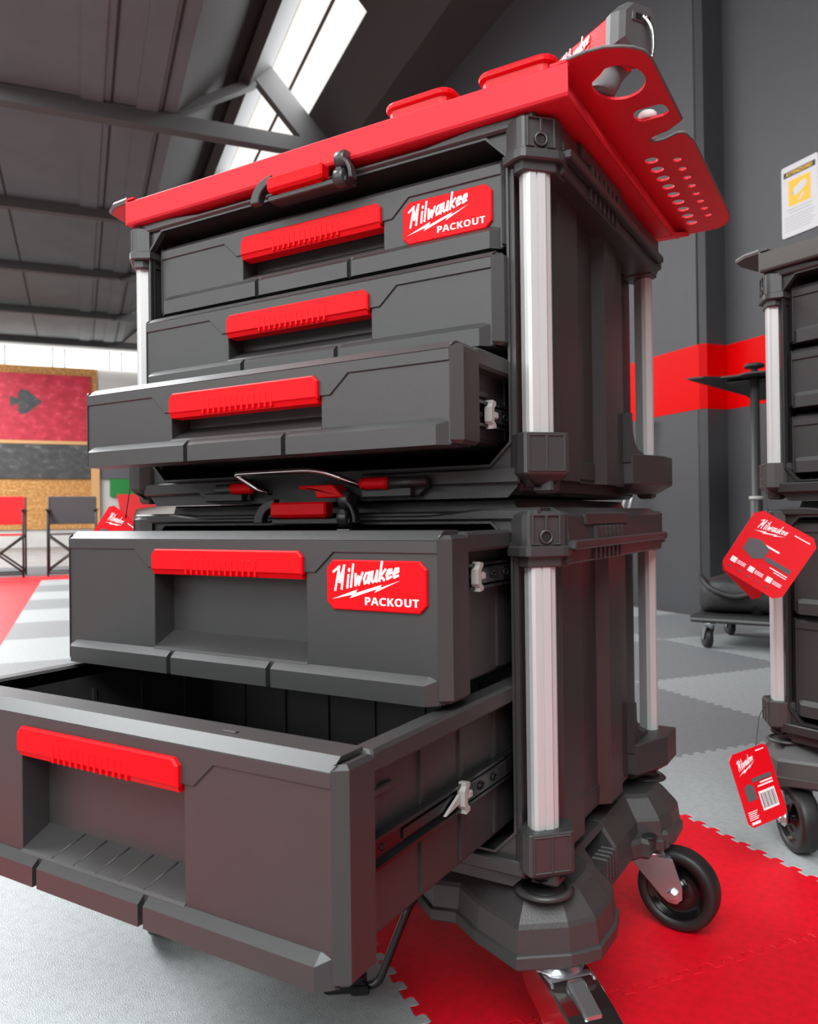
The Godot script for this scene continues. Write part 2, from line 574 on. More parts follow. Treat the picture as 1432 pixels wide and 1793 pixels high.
func tool_chest(called: String, label: String, at: Vector3, turn: float, drawers: Array, latch_dy: float, bail: bool, has_badge := true) -> Node3D:
	var g := thing(called, label, "tool chest", at, turn)
	var b := MB.new()
	# front: fascia with an eight-sided opening, and a bead round it
	var outer := octring(0.2395, 0.0135, 0.3520, 0.010)
	var hole := octring(0.2330, 0.0440, 0.3420, 0.0200)
	var ring := func(p: PackedVector2Array, z: float) -> PackedVector3Array:
		var r := PackedVector3Array()
		for q in p:
			r.append(Vector3(q.x, q.y, z))
		return r
	b.loft([ring.call(outer, 0.197), ring.call(hole, 0.197), ring.call(hole, 0.1925), ring.call(outer, 0.1925)], Transform3D(), false, PackedInt32Array(), -1, true)
	var h2 := octring(0.2352, 0.0418, 0.3442, 0.0210)
	b.loft([ring.call(h2, 0.197), ring.call(h2, 0.2000), ring.call(hole, 0.2000), ring.call(hole, 0.196)], Transform3D(), false, PackedInt32Array(), -1, true)
	# shell
	b.box(Vector3(-0.240, 0.0160, -0.190), Vector3(0.240, 0.0430, 0.188), 0.004)
	b.box(Vector3(-0.225, 0.040, -0.2040), Vector3(0.225, 0.330, -0.1960), 0.002)
	b.box(Vector3(-0.262, 0.3458, -0.195), Vector3(0.262, 0.3500, 0.190), 0.001)
	for s in [-1.0, 1.0]:
		# fluted side wall
		b.prism(P([s * 0.2385, 0.150, s * 0.2540, 0.150, s * 0.2600, 0.142, s * 0.2610, 0.088, s * 0.2490, 0.052, s * 0.2490, 0.006, s * 0.2610, -0.004, s * 0.2610, -0.048, s * 0.2530, -0.060, s * 0.2530, -0.100, s * 0.2300, -0.106, s * 0.2250, -0.200, s * 0.2200, -0.200, s * 0.2230, -0.110, s * 0.2385, -0.098]), 0.030, 0.322, 0.0, PY)
		# sill, rear foot with its curve
		b.box(Vector3(minf(s * 0.225, s * 0.2505), 0.0305, -0.112), Vector3(maxf(s * 0.225, s * 0.2505), 0.056, 0.145), 0.004)
		var fil := P([-0.098, 0.120, -0.098, 0.060, -0.160, 0.060, -0.160, 0.0745, -0.136, 0.0765, -0.119, 0.0850, -0.110, 0.0980, -0.108, 0.120])
		b.prism(fil, s * 0.228, s * 0.262, 0.0, PX)
		# pillars of the front frame
		b.prism(P([s * 0.2375, 0.140, s * 0.2375, 0.1720, s * 0.2470, 0.1640, s * 0.2500, 0.150, s * 0.2500, 0.140]), 0.030, 0.330, 0.0, PY)
		# rim on the side: flange, strip under it, lid side
		b.box(Vector3(minf(s * 0.235, s * 0.2865), 0.3175, -0.176), Vector3(maxf(s * 0.235, s * 0.2865), 0.3265, 0.176), 0.0015)
		b.box(Vector3(minf(s * 0.240, s * 0.2790), 0.3045, -0.176), Vector3(maxf(s * 0.240, s * 0.2790), 0.3180, 0.176), 0.0015)
		b.prism(P([s * 0.225, 0.326, s * 0.2800, 0.326, s * 0.2780, 0.348, s * 0.2640, 0.3565, s * 0.225, 0.3565]), -0.176, 0.176, 0.0)
		b.box(Vector3(minf(s * 0.276, s * 0.2808), 0.3385, -0.012), Vector3(maxf(s * 0.276, s * 0.2808), 0.3520, 0.130), 0.002)
		for k in 7:
			var z := 0.102 - 0.0145 * k
			b.box(Vector3(minf(s * 0.277, s * 0.2835), 0.3185, z - 0.003), Vector3(maxf(s * 0.277, s * 0.2835), 0.3385, z + 0.003), 0.001)
			b.box(Vector3(minf(s * 0.277, s * 0.2815), 0.3055, z - 0.003), Vector3(maxf(s * 0.277, s * 0.2815), 0.3175, z + 0.003), 0.001)
	# lid top and front band
	if not bail and latch_dy > 0.34:
		b.prism(P([-0.232, 0.352, 0.232, 0.352, 0.226, 0.3655, -0.226, 0.3655]), -0.182, 0.172, 0.002)
	b.box(Vector3(-0.262, 0.3465, -0.189), Vector3(0.262, 0.3542, 0.186), 0.003)
	b.prism(P([-0.262, 0.3448, 0.262, 0.3448, 0.262, 0.3560, 0.205, 0.3560, 0.150, 0.3505, -0.150, 0.3505, -0.205, 0.3560, -0.262, 0.3560]), 0.165, 0.2020, 0.002)
	# lower front: stepped skirts beside the carry loop
	for s in [-1.0, 1.0]:
		b.prism(P([s * 0.075, 0.0165, s * 0.140, 0.0165, s * 0.152, 0.0260, s * 0.244, 0.0260, s * 0.244, 0.0400, s * 0.075, 0.0400]), 0.180, 0.2045, 0.0015)
		b.box(Vector3(s * 0.1075 - 0.0285, 0.0160, 0.185), Vector3(s * 0.1075 + 0.0285, 0.0260, 0.2120), 0.0015)
	obj("body", b, M.smooth, g)
	var li := MB.new()
	li.box(Vector3(-0.2368, 0.3425, -0.188), Vector3(0.2368, 0.3455, 0.1915), 0.0)
	li.box(Vector3(-0.2368, 0.0432, -0.188), Vector3(0.2368, 0.0438, 0.1915), 0.0)
	li.box(Vector3(-0.2368, 0.0440, -0.1950), Vector3(0.2368, 0.3425, -0.1890), 0.0)
	for s in [-1.0, 1.0]:
		li.box(Vector3(s * 0.2372 - 0.0008, 0.0440, -0.188), Vector3(s * 0.2372 + 0.0008, 0.3425, 0.1915), 0.0)
	obj("liner", li, M.smooth, g)
	# corner caps with framed face and hole, corner feet, posts
	for sx in [-1.0, 1.0]:
		for sz in [-1.0, 1.0]:
			var q := Basis(Vector3(sx, 0, 0), Vector3.UP, Vector3(0, 0, sz))
			var c0 := Vector3(sx * 0.2575, 0, sz * 0.1890)
			var nn := Vector3(sx, 0, sz) / sqrt(2.0)
			var tt := Vector3(sx, 0, -sz) / sqrt(2.0)
			var diag := Transform3D(Basis(tt, Vector3.UP, nn), c0)   # u along the corner face, y up, v outwards
			var kx := q * PY
			var k := MB.new()
			var plan := P([0.2330, 0.160, 0.2330, 0.2012, 0.2390, 0.2045, 0.2470, 0.2090, 0.2530, 0.2105, 0.2560, 0.2090, 0.2775, 0.1875, 0.2795, 0.1840, 0.2790, 0.1760, 0.2760, 0.1600])
			k.levels_of(plan, [[0.3205, 0.0012], [0.3215, 0.0012], [0.3495, 0.0012], [0.3528, 0.0045]], kx)
			k.levels_of(plan, [[0.3120, 0.0], [0.3133, -0.0020], [0.3205, -0.0020], [0.3220, 0.0]], kx)
			k.levels_of(P([0.2350, 0.160, 0.2350, 0.1900, 0.2430, 0.2030, 0.2530, 0.2075, 0.2750, 0.1855, 0.2750, 0.160]), [[0.3030, 0.001], [0.3040, 0.0], [0.3130, 0.0]], kx)
			# raised frame and ring on the corner face
			for r in [[-0.0138, -0.0118, 0.3225, 0.3500], [0.0118, 0.0138, 0.3225, 0.3500], [-0.0136, 0.0136, 0.3482, 0.3499], [-0.0136, -0.0060, 0.3226, 0.3242], [0.0060, 0.0136, 0.3226, 0.3242], [-0.0012, 0.0012, 0.3360, 0.3495]]:
				k.box(Vector3(r[0], r[2], 0.0110), Vector3(r[1], r[3], 0.0140), 0.0007, diag)
			k.torus([[0.0044, 0.0], [0.0044, 0.0018], [0.0062, 0.0018], [0.0068, 0.0]], 20, diag * Transform3D(Basis(Vector3(1, 0, 0), Vector3(0, 0, 1), Vector3(0, 1, 0)), Vector3(0, 0.3300, 0.0124)))
			var cap := obj("corner_cap", k, M.plastic, g)
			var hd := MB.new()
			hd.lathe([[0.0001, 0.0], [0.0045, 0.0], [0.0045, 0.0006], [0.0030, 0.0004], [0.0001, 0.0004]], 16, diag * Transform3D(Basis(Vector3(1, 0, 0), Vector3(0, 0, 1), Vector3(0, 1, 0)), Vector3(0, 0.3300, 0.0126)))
			obj("hole_shade_plug", hd, M.rubber, cap)  # dark disc colours in the shade deep in the cap hole, plug included
			var ft := MB.new()
			var fp := P([0.2280, 0.160, 0.2280, 0.1900, 0.2360, 0.2010, 0.2450, 0.2095, 0.2530, 0.2145, 0.2560, 0.2140, 0.2825, 0.1875, 0.2835, 0.1840, 0.2790, 0.1740, 0.2740, 0.160]) if sz > 0 else P([0.2240, 0.1000, 0.2240, 0.2060, 0.2868, 0.2060, 0.2868, 0.1600, 0.2640, 0.1000])
			ft.levels_of(fp, [[0.0225, 0.016], [0.0330, 0.001], [0.0345, 0.0], [0.0690, 0.0], [0.0700, 0.0012]], kx)
			if sz > 0:
				for r in [[-0.0178, -0.0158, 0.0352, 0.0682], [0.0158, 0.0178, 0.0352, 0.0682], [-0.0176, 0.0176, 0.0664, 0.0681], [-0.0176, 0.0176, 0.0353, 0.0370], [-0.0012, 0.0012, 0.0355, 0.0680]]:
					ft.box(Vector3(r[0], r[2], 0.0140), Vector3(r[1], r[3], 0.0177), 0.0007, diag)
			ft.box(Vector3(0.2500, 0.0165, 0.1700), Vector3(0.2700, 0.0330, 0.1900), 0.003, Transform3D(q, Vector3()))
			obj("corner_foot", ft, M.plastic, g)
			# fluted aluminium post, set across the corner
			var po := MB.new()
			var sec := P([-0.0090, -0.0090, -0.0135, -0.0060, -0.0135, 0.0030, -0.0118, 0.0062, -0.0090, 0.0080, -0.0034, 0.0080, -0.0030, 0.0066, -0.0020, 0.0066, -0.0016, 0.0080, 0.0056, 0.0080, 0.0070, 0.0068, 0.0112, 0.0054, 0.0135, 0.0020, 0.0135, -0.0060, 0.0090, -0.0090])
			po.prism(sec, 0.0685, 0.3040, 0.0, Basis(tt, nn, Vector3.UP), c0)
			obj("post", po, M.alu, g)
	# front latch: arched arms, red lever, two hinge knuckles
	var ly := latch_dy
	var l := MB.new()
	for a in [[-0.0285, 1.0], [0.0640, -1.0]]:
		var cx: float = a[0]
		var sd: float = a[1]
		var p2 := PackedVector2Array()
		for i in 7:
			var w := lerpf(PI, PI * 0.5, i / 6.0)
			p2.append(Vector2(cx + sd * cos(w) * (0.0290 if sd > 0 else 0.019) + sd * 0.004, ly - 0.002 + sin(w) * 0.0255))
		for i in 7:
			var w := lerpf(PI * 0.5, PI, i / 6.0)
			p2.append(Vector2(cx + sd * cos(w) * (0.0170 if sd > 0 else 0.0150) + sd * 0.004, ly - 0.002 + sin(w) * (0.0165 if sd > 0 else 0.0215)))
		l.prism(p2, 0.2125, 0.2225, 0.001)
	l.box(Vector3(-0.030, ly - 0.003, 0.200), Vector3(0.070, ly + 0.003, 0.2195), 0.001)
	for y in [ly + 0.0030, ly + 0.0205]:
		l.lathe([[0.0001, 0.0], [0.0075, 0.0], [0.0094, 0.0018], [0.0094, 0.0110], [0.0080, 0.0128], [0.0001, 0.0128]], 24, Transform3D(Basis(Vector3(0, 1, 0), Vector3(1, 0, 0), Vector3(0, 0, 1)), Vector3(0.0570 if y > ly + 0.01 else 0.0550, y, 0.2140)))
	l.box(Vector3(0.0590, ly - 0.003, 0.2130), Vector3(0.0660, ly + 0.012, 0.2220), 0.001)
	var la := obj("latch", l, M.smooth, g)
	var lv := MB.new()
	lv.prism(P([0.2125, ly + 0.004, 0.2125, ly + 0.0195, 0.2245, ly + 0.0195, 0.2270, ly + 0.0175, 0.2270, ly + 0.0070, 0.2245, ly + 0.004]), -0.0265, 0.0455, 0.0018, PX)
	lv.box(Vector3(-0.018, ly - 0.0005, 0.2130), Vector3(0.040, ly + 0.0045, 0.2190), 0.0012)
	obj("latch_lever", lv, M.red, la)
	if bail:
		var r := MB.new()
		for s in [-1.0, 1.0]:
			var xx := 0.1000 if s > 0 else -0.0580
			r = MB.new()
			r.lathe([[0.0001, 0.0], [0.0052, 0.0], [0.0052, 0.055], [0.0001, 0.055]], 14, Transform3D(Basis(Vector3(0, 0, 1), Vector3(s, 0, 0), Vector3(0, 1, 0)), Vector3(xx, 0.0300, 0.2130)))
			obj("pivot_rod", r, M.smooth, g)
		for xx in [-0.0880, 0.0830]:
			var rs := MB.new()
			var pr := []
			for i in 6:
				pr.append([0.0066, 0.0002 + 0.0052 * i])
				pr.append([0.0056, 0.0030 + 0.0052 * i])
			pr.push_front([0.0001, 0.0])
			pr.append([0.0001, 0.0318])
			rs.lathe(pr, 16, Transform3D(Basis(Vector3(0, 0, 1), Vector3(1, 0, 0), Vector3(0, 1, 0)), Vector3(xx, 0.0300, 0.2150)))
			obj("grip_sleeve", rs, M.red, g)
		var w := MB.new()
		w.tube(bend([Vector3(-0.034, 0.024, 0.214), Vector3(-0.040, 0.026, 0.226), Vector3(-0.064, 0.0430, 0.2350), Vector3(-0.062, 0.0445, 0.2360), Vector3(0.046, 0.0450, 0.2360), Vector3(0.086, 0.0260, 0.2160)]), 0.0028, 8)
		obj("carry_loop", w, M.chrome, g)
		var rl := MB.new()
		rl.prism(P([0.010, 0.0300, 0.052, 0.0300, 0.066, 0.0170, 0.032, 0.0170, 0.030, 0.0250, 0.010, 0.0265]), 0.2050, 0.2240, 0.0012)
		obj("release_lever", rl, M.red, g)
	for d in drawers:
		drawer(g, d[0], d[1], d[2], d[3] and has_badge)
	# silver clips at the mouths of the slides
	for d in drawers:
		if d[2] < 0.05:
			continue
		var c: float = (d[0] + d[1]) * 0.5 - 0.0125
		if d[0] - d[1] > 0.12:
			c = d[0] - (0.0395 if d[1] > 0.2 else 0.0745)
		for s in [-1.0, 1.0]:
			var zc: float = 0.2280 + minf(0.060, (d[2] - 0.103) * 1.25)
			var o := MB.new()
			o.prism(P([zc - 0.001, c - 0.0115, zc + 0.006, c - 0.0125, zc + 0.006, c - 0.0095, zc + 0.0085, c - 0.006, zc + 0.0085, c + 0.006, zc + 0.006, c + 0.0095, zc + 0.006, c + 0.0125, zc - 0.001, c + 0.0115, zc - 0.001, c + 0.0085, zc + 0.003, c + 0.0055, zc + 0.003, c - 0.0055, zc - 0.001, c - 0.0085]), s * 0.2262, s * 0.2330, 0.0, PX)
			o.box(Vector3(s * 0.2300 - 0.002, c - 0.0035, zc - 0.0085), Vector3(s * 0.2300 + 0.002, c + 0.0035, zc - 0.0015), 0.0015)
			if d[2] > 0.2:
				o.prism(P([zc + 0.008, c - 0.003, zc + 0.034, c - 0.006, zc + 0.010, c + 0.004]), s * 0.2270, s * 0.2295, 0.0, PX)
			obj("slide_clip", o, M.clip, g)
			var mrail := MB.new()
			mrail.box(Vector3(s * 0.2280 - 0.0014, c - 0.0072, 0.02), Vector3(s * 0.2280 + 0.0014, c + 0.0072, zc), 0.001)
			for k in 2:
				mrail.torus([[0.0022, 0.0], [0.0022, 0.0010], [0.0036, 0.0010], [0.0036, 0.0]], 12, Transform3D(Basis(Vector3(0, 1, 0), Vector3(s, 0, 0), Vector3(0, 0, 1.6)), Vector3(s * 0.2294, c, zc - 0.028 - 0.026 * k)))
			obj("slide_channel", mrail, M.rail, g)
	return g


# ---------------------------------------------------------------- wheeled base
func caster(parent: Node3D, x: float, z: float, turn: float, brake: bool):
	var r := 0.0385 if brake else 0.0475
	var off := -0.043 if brake else -0.0340
	var kk := r / 0.05
	# swivels under (x, z); the wheel trails along its own -z
	var q := Transform3D(Basis(Vector3.UP, turn), Vector3(x, 0, z))
	var f := MB.new()
	f.lathe([[0.0001, 0.1010], [0.0260, 0.1010], [0.0260, 0.0985], [0.0225, 0.0950], [0.0225, 0.0925], [0.0270, 0.0900], [0.0270, 0.0880], [0.0001, 0.0880]], 28, q)
	f.box(Vector3(-0.0215, 0.0845, -0.030), Vector3(0.0215, 0.0885, 0.028), 0.0015, q)
	for s in [-1.0, 1.0]:
		f.prism(P([0.030, 0.0885, -0.034, 0.0885, off - 0.0110, r + 0.010, off - 0.0110, r - 0.004, off - 0.0040, r - 0.0110, off + 0.0050, r - 0.0110, off + 0.0130, r - 0.006]), s * 0.0195, s * 0.0222, 0.0006, q.basis * PX, q.origin)
	var fork := obj("caster", f, M.zinc, parent)
	var wq := Transform3D(q.basis * Basis(Vector3(0, 1, 0), Vector3(1, 0, 0), Vector3(0, 0, 1)), q * Vector3(0, r, off))
	var ty := MB.new()
	ty.torus([[0.0360 * kk, -0.0140], [0.0465 * kk, -0.0140], [0.0490 * kk, -0.0115], [0.0500 * kk, -0.0070], [0.0500 * kk, 0.0070], [0.0490 * kk, 0.0115], [0.0465 * kk, 0.0140], [0.0360 * kk, 0.0140]], 48, wq)
	obj("tyre", ty, M.rubber, fork)
	var hb := MB.new()
	hb.lathe([[0.0001, -0.0175], [0.0080, -0.0175], [0.0095, -0.0120], [0.0200 * kk, -0.0070], [0.0310 * kk, -0.0075], [0.0345 * kk, -0.0125], [0.0365 * kk, -0.0125], [0.0365 * kk, 0.0125], [0.0345 * kk, 0.0125], [0.0310 * kk, 0.0075], [0.0200 * kk, 0.0070], [0.0095, 0.0120], [0.0080, 0.0175], [0.0001, 0.0175]], 40, wq)
	obj("wheel_hub", hb, M.hub, fork)
	for s in [-1.0, 1.0]:
		var bo := MB.new()
		bo.lathe([[0.0001, 0.0], [0.0068, 0.0], [0.0064, 0.0050], [0.0050, 0.0062], [0.0001, 0.0062]], 6, Transform3D(q.basis * Basis(Vector3(0, 1, 0), Vector3(s, 0, 0), Vector3(0, 0, 1)), q * Vector3(s * 0.0222, r, off)), -1)
		obj("axle_bolt", bo, M.zinc, fork)
	if brake:
		# shiny hood over the wheel with the foot lever let into it
		var br := MB.new()
		br.prism(P([0.026, 0.0870, 0.024, 0.0900, -0.006, 0.0905, -0.030, 0.0875, -0.062, 0.0775, -0.078, 0.0700, -0.077, 0.0685, -0.060, 0.0755, -0.030, 0.0855, -0.006, 0.0880]), -0.0235, 0.0235, 0.0012, q.basis * PX, q.origin)
		for s in [-1.0, 1.0]:
			br.prism(P([0.026, 0.0880, -0.006, 0.0890, -0.030, 0.0860, -0.062, 0.0760, -0.076, 0.0690, -0.070, 0.0560, -0.050, 0.0480, -0.020, 0.0500, 0.010, 0.0600, 0.024, 0.0750]), s * 0.0215, s * 0.0240, 0.0006, q.basis * PX, q.origin)
		obj("brake_hood", br, M.chrome, fork)
		var bt := MB.new()
		bt.prism(P([-0.034, 0.0862, -0.035, 0.0905, -0.040, 0.0905, -0.050, 0.0855, -0.068, 0.0780, -0.068, 0.0735, -0.050, 0.0800, -0.040, 0.0845]), -0.0078, 0.0078, 0.0012, q.basis * PX, q.origin)
		bt.torus([[0.0030, 0.0], [0.0030, 0.0012], [0.0044, 0.0012], [0.0044, 0.0]], 16, q * Transform3D(Basis(Vector3(1.7, 0, 0), Vector3(0, 1, 0), Vector3(0, 0, 0.8)) , Vector3(0, 0.0895, -0.0220)))
		obj("brake_lever", bt, M.zinc, fork)


func dolly(label: String, at: Vector3, turn: float, turns: Array, pedal: bool) -> Node3D:
	var g := thing("wheeled_base", label, "dolly", at, turn)
	var quarter := [0.0950, 0.1500, 0.1355, 0.1820, 0.1600, 0.1760, 0.1900, 0.1970, 0.2430, 0.2220, 0.2830, 0.1930, 0.3020, 0.1680, 0.3030, 0.1250, 0.2960, 0.0920, 0.2620, 0.0680, 0.2400, 0.0200]
	var pl := PackedVector2Array()
	for s in [[1, 1, false], [1, -1, true], [-1, -1, false], [-1, 1, true]]:
		var part := []
		for i in range(0, quarter.size(), 2):
			part.append(Vector2(quarter[i] * s[0], quarter[i + 1] * s[1]))
		if s[2]:
			part.reverse()
		for v in part:
			pl.append(v)
	var b := MB.new()
	b.levels_of(pl, [[0.0980, 0.0040], [0.1000, 0.0010], [0.1015, 0.0], [0.1110, 0.0], [0.1122, 0.0015], [0.1128, 0.0030], [0.1330, 0.0055], [0.1370, 0.0075], [0.1545, 0.0230], [0.1580, 0.0290]], PY)
	# long side bars with a grip opening and ribs
	for s in [-1.0, 1.0]:
		var bar := P([s * 0.228, 0.100, s * 0.272, 0.104, s * 0.268, 0.134, s * 0.250, 0.1585, s * 0.228, 0.1595])
		b.prism(bar, -0.105, 0.006, 0.003)
		b.prism(bar, 0.066, 0.120, 0.003)
		b.prism(P([s * 0.228, 0.100, s * 0.2715, 0.104, s * 0.2675, 0.130, s * 0.228, 0.128]), 0.000, 0.070, 0.0)
		b.prism(P([s * 0.228, 0.150, s * 0.2540, 0.1530, s * 0.2500, 0.1580, s * 0.228, 0.1590]), 0.000, 0.070, 0.0)
		for k in 4:
			b.box(Vector3(minf(s * 0.255, s * 0.2735), 0.112, 0.020 + 0.010 * k), Vector3(maxf(s * 0.255, s * 0.2735), 0.140, 0.024 + 0.010 * k), 0.0015)
		# outer ledge
		b.prism(P([s * 0.255, 0.088, s * 0.255, -0.020, s * 0.279, -0.060, s * 0.288, -0.060, s * 0.288, -0.090, s * 0.300, -0.100, s * 0.302, -0.128, s * 0.286, -0.140, s * 0.255, -0.140]), 0.098, 0.121, 0.004, PY)
		for e in [-1.0, 1.0]:
			# sockets on the corner lobes
			b.torus([[0.0200, 0.1565], [0.0205, 0.1595], [0.0235, 0.1598], [0.0275, 0.1565]], 28, Transform3D(Basis(), Vector3(s * 0.252, 0, e * 0.178)))
	obj("body", b, M.base, g)
	var h := MB.new()
	for s in [-1.0, 1.0]:
		for e in [-1.0, 1.0]:
			h.lathe([[0.0001, 0.1575], [0.0203, 0.1575], [0.0203, 0.1586], [0.0001, 0.1584]], 24, Transform3D(Basis(), Vector3(s * 0.252, 0, e * 0.178)))
		h.lathe([[0.0001, 0.1205], [0.0090, 0.1205], [0.0090, 0.1216], [0.0001, 0.1214]], 16, Transform3D(Basis(), Vector3(s * 0.284, 0, -0.075)))
	obj("socket_shade", h, M.rubber, g)  # flat dark discs stand in for the shade inside the socket recesses
	var i := 0
	for p in [[0.258, 0.168], [-0.258, 0.168], [0.272, -0.125], [-0.262, -0.150]]:
		caster(g, p[0], p[1], turns[i], i == 0)
		i += 1
	if pedal:
		var r := MB.new()
		r.tube(bend([Vector3(0.104, 0.108, 0.150), Vector3(0.100, 0.098, 0.166), Vector3(0.078, 0.026, 0.190), Vector3(0.064, 0.021, 0.196), Vector3(0.040, 0.023, 0.192)], 6), 0.0042, 10)
		var rod := obj("pedal_rod", r, M.rod, g)
		var p := MB.new()
		var pq := Transform3D(Basis(Vector3.UP, 0.62), Vector3(0.040, 0.0170, 0.194))
		p.box(Vector3(-0.022, 0.0, -0.022), Vector3(0.022, 0.0125, 0.022), 0.003, pq)
		for k in 5:
			p.box(Vector3(-0.019, 0.012, -0.019 + 0.0085 * k), Vector3(0.019, 0.0150, -0.0145 + 0.0085 * k), 0.0008, pq)
		p.box(Vector3(0.005, 0.001, 0.020), Vector3(0.024, 0.010, 0.027), 0.002, pq)
		obj("pedal", p, M.black, rod)
	return g


# ---------------------------------------------------------------- folded metal worktop
func worktop(label: String, at: Vector3, turn: float, sheet: Material, wing: bool) -> Node3D:
	# heights from the floor of the cart; the folded skirt is 855..888 mm
	var g := thing("worktop_tray", label, "tray", at, turn)
	var y0 := 0.0
	var y1 := 0.0330
	var b := MB.new()
	# bottom sheet and folded sides, open on top
	b.box(Vector3(-0.2605, y0 + 0.0005, -0.1880), Vector3(0.2935, y0 + 0.0020, 0.1905), 0.0)
	b.prism(P([0.2078, y0, 0.2098, y0 + 0.0008, 0.2110, y0 + 0.0032, 0.2110, y1 - 0.0055, 0.2100, y1 - 0.0042, 0.2080, y1 - 0.0035, 0.1960, y1 - 0.0035, 0.1960, y1 - 0.0055, 0.2070, y1 - 0.0055, 0.2088, y1 - 0.0070, 0.2088, y0 + 0.0045, 0.2070, y0 + 0.0025, 0.188, y0 + 0.0025, 0.188, y0]), -0.2618, 0.2962, 0.0, PX)
	b.prism(P([-0.262, y0, -0.264, y0 + 0.002, -0.264, y1 - 0.002, -0.262, y1, -0.250, y1, -0.250, y1 - 0.002, -0.261, y1 - 0.002, -0.261, y0 + 0.002]), -0.190, 0.2105, 0.0)
	b.prism(P([-0.190, y0, -0.287, y1 - 0.004, -0.290, y1, -0.280, y1, -0.188, y0 + 0.004]), -0.2620, 0.2965, 0.0, PX)
	obj("pan", b, sheet, g)
	if wing:
		# perforated wing with a round hole, a slot, a hook notch and two rows of holes
		var edge := P([0.2790, 0.2050, 0.2939, 0.2062, 0.3125, 0.2085, 0.3260, 0.2070, 0.3380, 0.2010, 0.3470, 0.1940, 0.3541, 0.1833, 0.3566, 0.1684, 0.3563, 0.0484, 0.3404, 0.0343, 0.3240, 0.0290, 0.3190, 0.0250, 0.3180, 0.0200, 0.3215, 0.0145, 0.3320, 0.0134, 0.3400, 0.0170, 0.3459, 0.0205, 0.3500, 0.0200, 0.3535, 0.0165, 0.3557, 0.0014, 0.3573, -0.0041, 0.3564, -0.2329, 0.3545, -0.2550, 0.3480, -0.2740, 0.3336, -0.2860, 0.2790, -0.2880])
		var c := CSGPolygon3D.new()
		c.name = "wing"
		c.polygon = edge
		c.depth = 0.0026
		c.material = sheet
		g.add_child(c, true)
		c.transform = Transform3D(Basis(Vector3.RIGHT, PI * 0.5) , Vector3(0, y1 - 0.0012, 0))
		var cut := func(p: PackedVector2Array):
			var k := CSGPolygon3D.new()
			k.name = "hole"
			k.polygon = p
			k.depth = 0.02
			k.material = sheet
			k.position.z = 0.01
			k.operation = CSGShape3D.OPERATION_SUBTRACTION
			c.add_child(k, true)
		var ell := func(x: float, y: float, rx_: float, ry_: float, n: int) -> PackedVector2Array:
			var o := PackedVector2Array()
			for i in n:
				o.append(Vector2(x + rx_ * cos(TAU * i / n), y + ry_ * sin(TAU * i / n)))
			return o
		cut.call(ell.call(0.3222, 0.1480, 0.0230, 0.0300, 40))
		cut.call(P([0.3177, 0.0830, 0.3205, 0.0885, 0.3241, 0.0911, 0.3440, 0.0914, 0.3475, 0.0890, 0.3497, 0.0830, 0.3497, 0.0735, 0.3475, 0.0690, 0.3430, 0.0665, 0.3232, 0.0660, 0.3195, 0.0690, 0.3177, 0.0735]))
		for i in 9:
			cut.call(ell.call(0.3084, -0.0265 - 0.0271 * i, 0.0074, 0.0076, 20))
		for i in 8:
			cut.call(ell.call(0.3332 - 0.00015 * i, -0.0394 - 0.0268 * i, 0.0046, 0.0050, 16))
		var w := MB.new()
		# fold between pan and wing
		var seg := []
		for z in [0.2095, -0.2880]:
			var r := PackedVector3Array()
			var zz: float = z
			var z2: float = maxf(z, -0.190)
			for q in [[0.2945, y0, z2], [0.2962, y0 + 0.003, z2], [0.2850, y1 - 0.004, zz], [0.2810, y1 - 0.001, zz], [0.2790, y1 - 0.002, zz], [0.2830, y1 - 0.006, zz], [0.2925, y0 + 0.002, z2]]:
				r.append(Vector3(q[0], q[1], q[2]))
			seg.append(r)
		w.loft(seg)
		obj("fold", w, sheet, g)
		var lip := MB.new()
		var run := []
		for i in range(1, edge.size() - 1):
			run.append(Vector3(edge[i].x, y1 + 0.0003, edge[i].y))
		lip.tube(run, 0.0016, 6)
		obj("wing_edge", lip, M.grey, g)
	# end tab on the left
	var e := MB.new()
	e.prism(P([-0.262, 0.206, -0.290, 0.204, -0.310, 0.193, -0.317, 0.171, -0.317, -0.10, -0.262, -0.10]), y1 - 0.0036, y1 - 0.0016, 0.0, PY)
	obj("end_tab", e, sheet, g)
	var el := MB.new()
	el.tube([Vector3(-0.264, y1, 0.2065), Vector3(-0.290, y1, 0.2045), Vector3(-0.3100, y1, 0.194), Vector3(-0.3170, y1, 0.172), Vector3(-0.3170, y1, -0.10)], 0.0036, 6, Transform3D(), -1)
	obj("tab_trim", el, M.grey, g)
	return g


func parts_bin(label: String, at: Vector3, turn: float):
	var g := thing("parts_bin", label, "bin", at, turn, "small red bins on the tray")
	var rect := func(w: float, d: float, k: float, y: float) -> PackedVector3Array:
		var r := PackedVector3Array()
		for c in [[1, 1, 0.0], [-1, 1, 0.25], [-1, -1, 0.5], [1, -1, 0.75]]:
			for i in 5:
				var a: float = TAU * (c[2] + 0.25 * i / 4.0)
				r.append(Vector3(c[0] * (w - k) + cos(a) * k, y, c[1] * (d - k) + sin(a) * k))
		return r
	var b := MB.new()
	b.loft([rect.call(0.034, 0.022, 0.010, 0.0), rect.call(0.0375, 0.0255, 0.011, 0.080), rect.call(0.0350, 0.0230, 0.010, 0.080), rect.call(0.032, 0.020, 0.009, 0.003)], Transform3D(), true)
	obj("tub", b, M.bin, g)
	var r := MB.new()
	r.loft([rect.call(0.0370, 0.0250, 0.011, 0.0765), rect.call(0.0410, 0.0290, 0.014, 0.0785), rect.call(0.0418, 0.0298, 0.015, 0.0815), rect.call(0.0405, 0.0285, 0.014, 0.0840), rect.call(0.0365, 0.0245, 0.011, 0.0838)], Transform3D(), false, PackedInt32Array(), -1, true)
	obj("rim", r, M.bin, g)


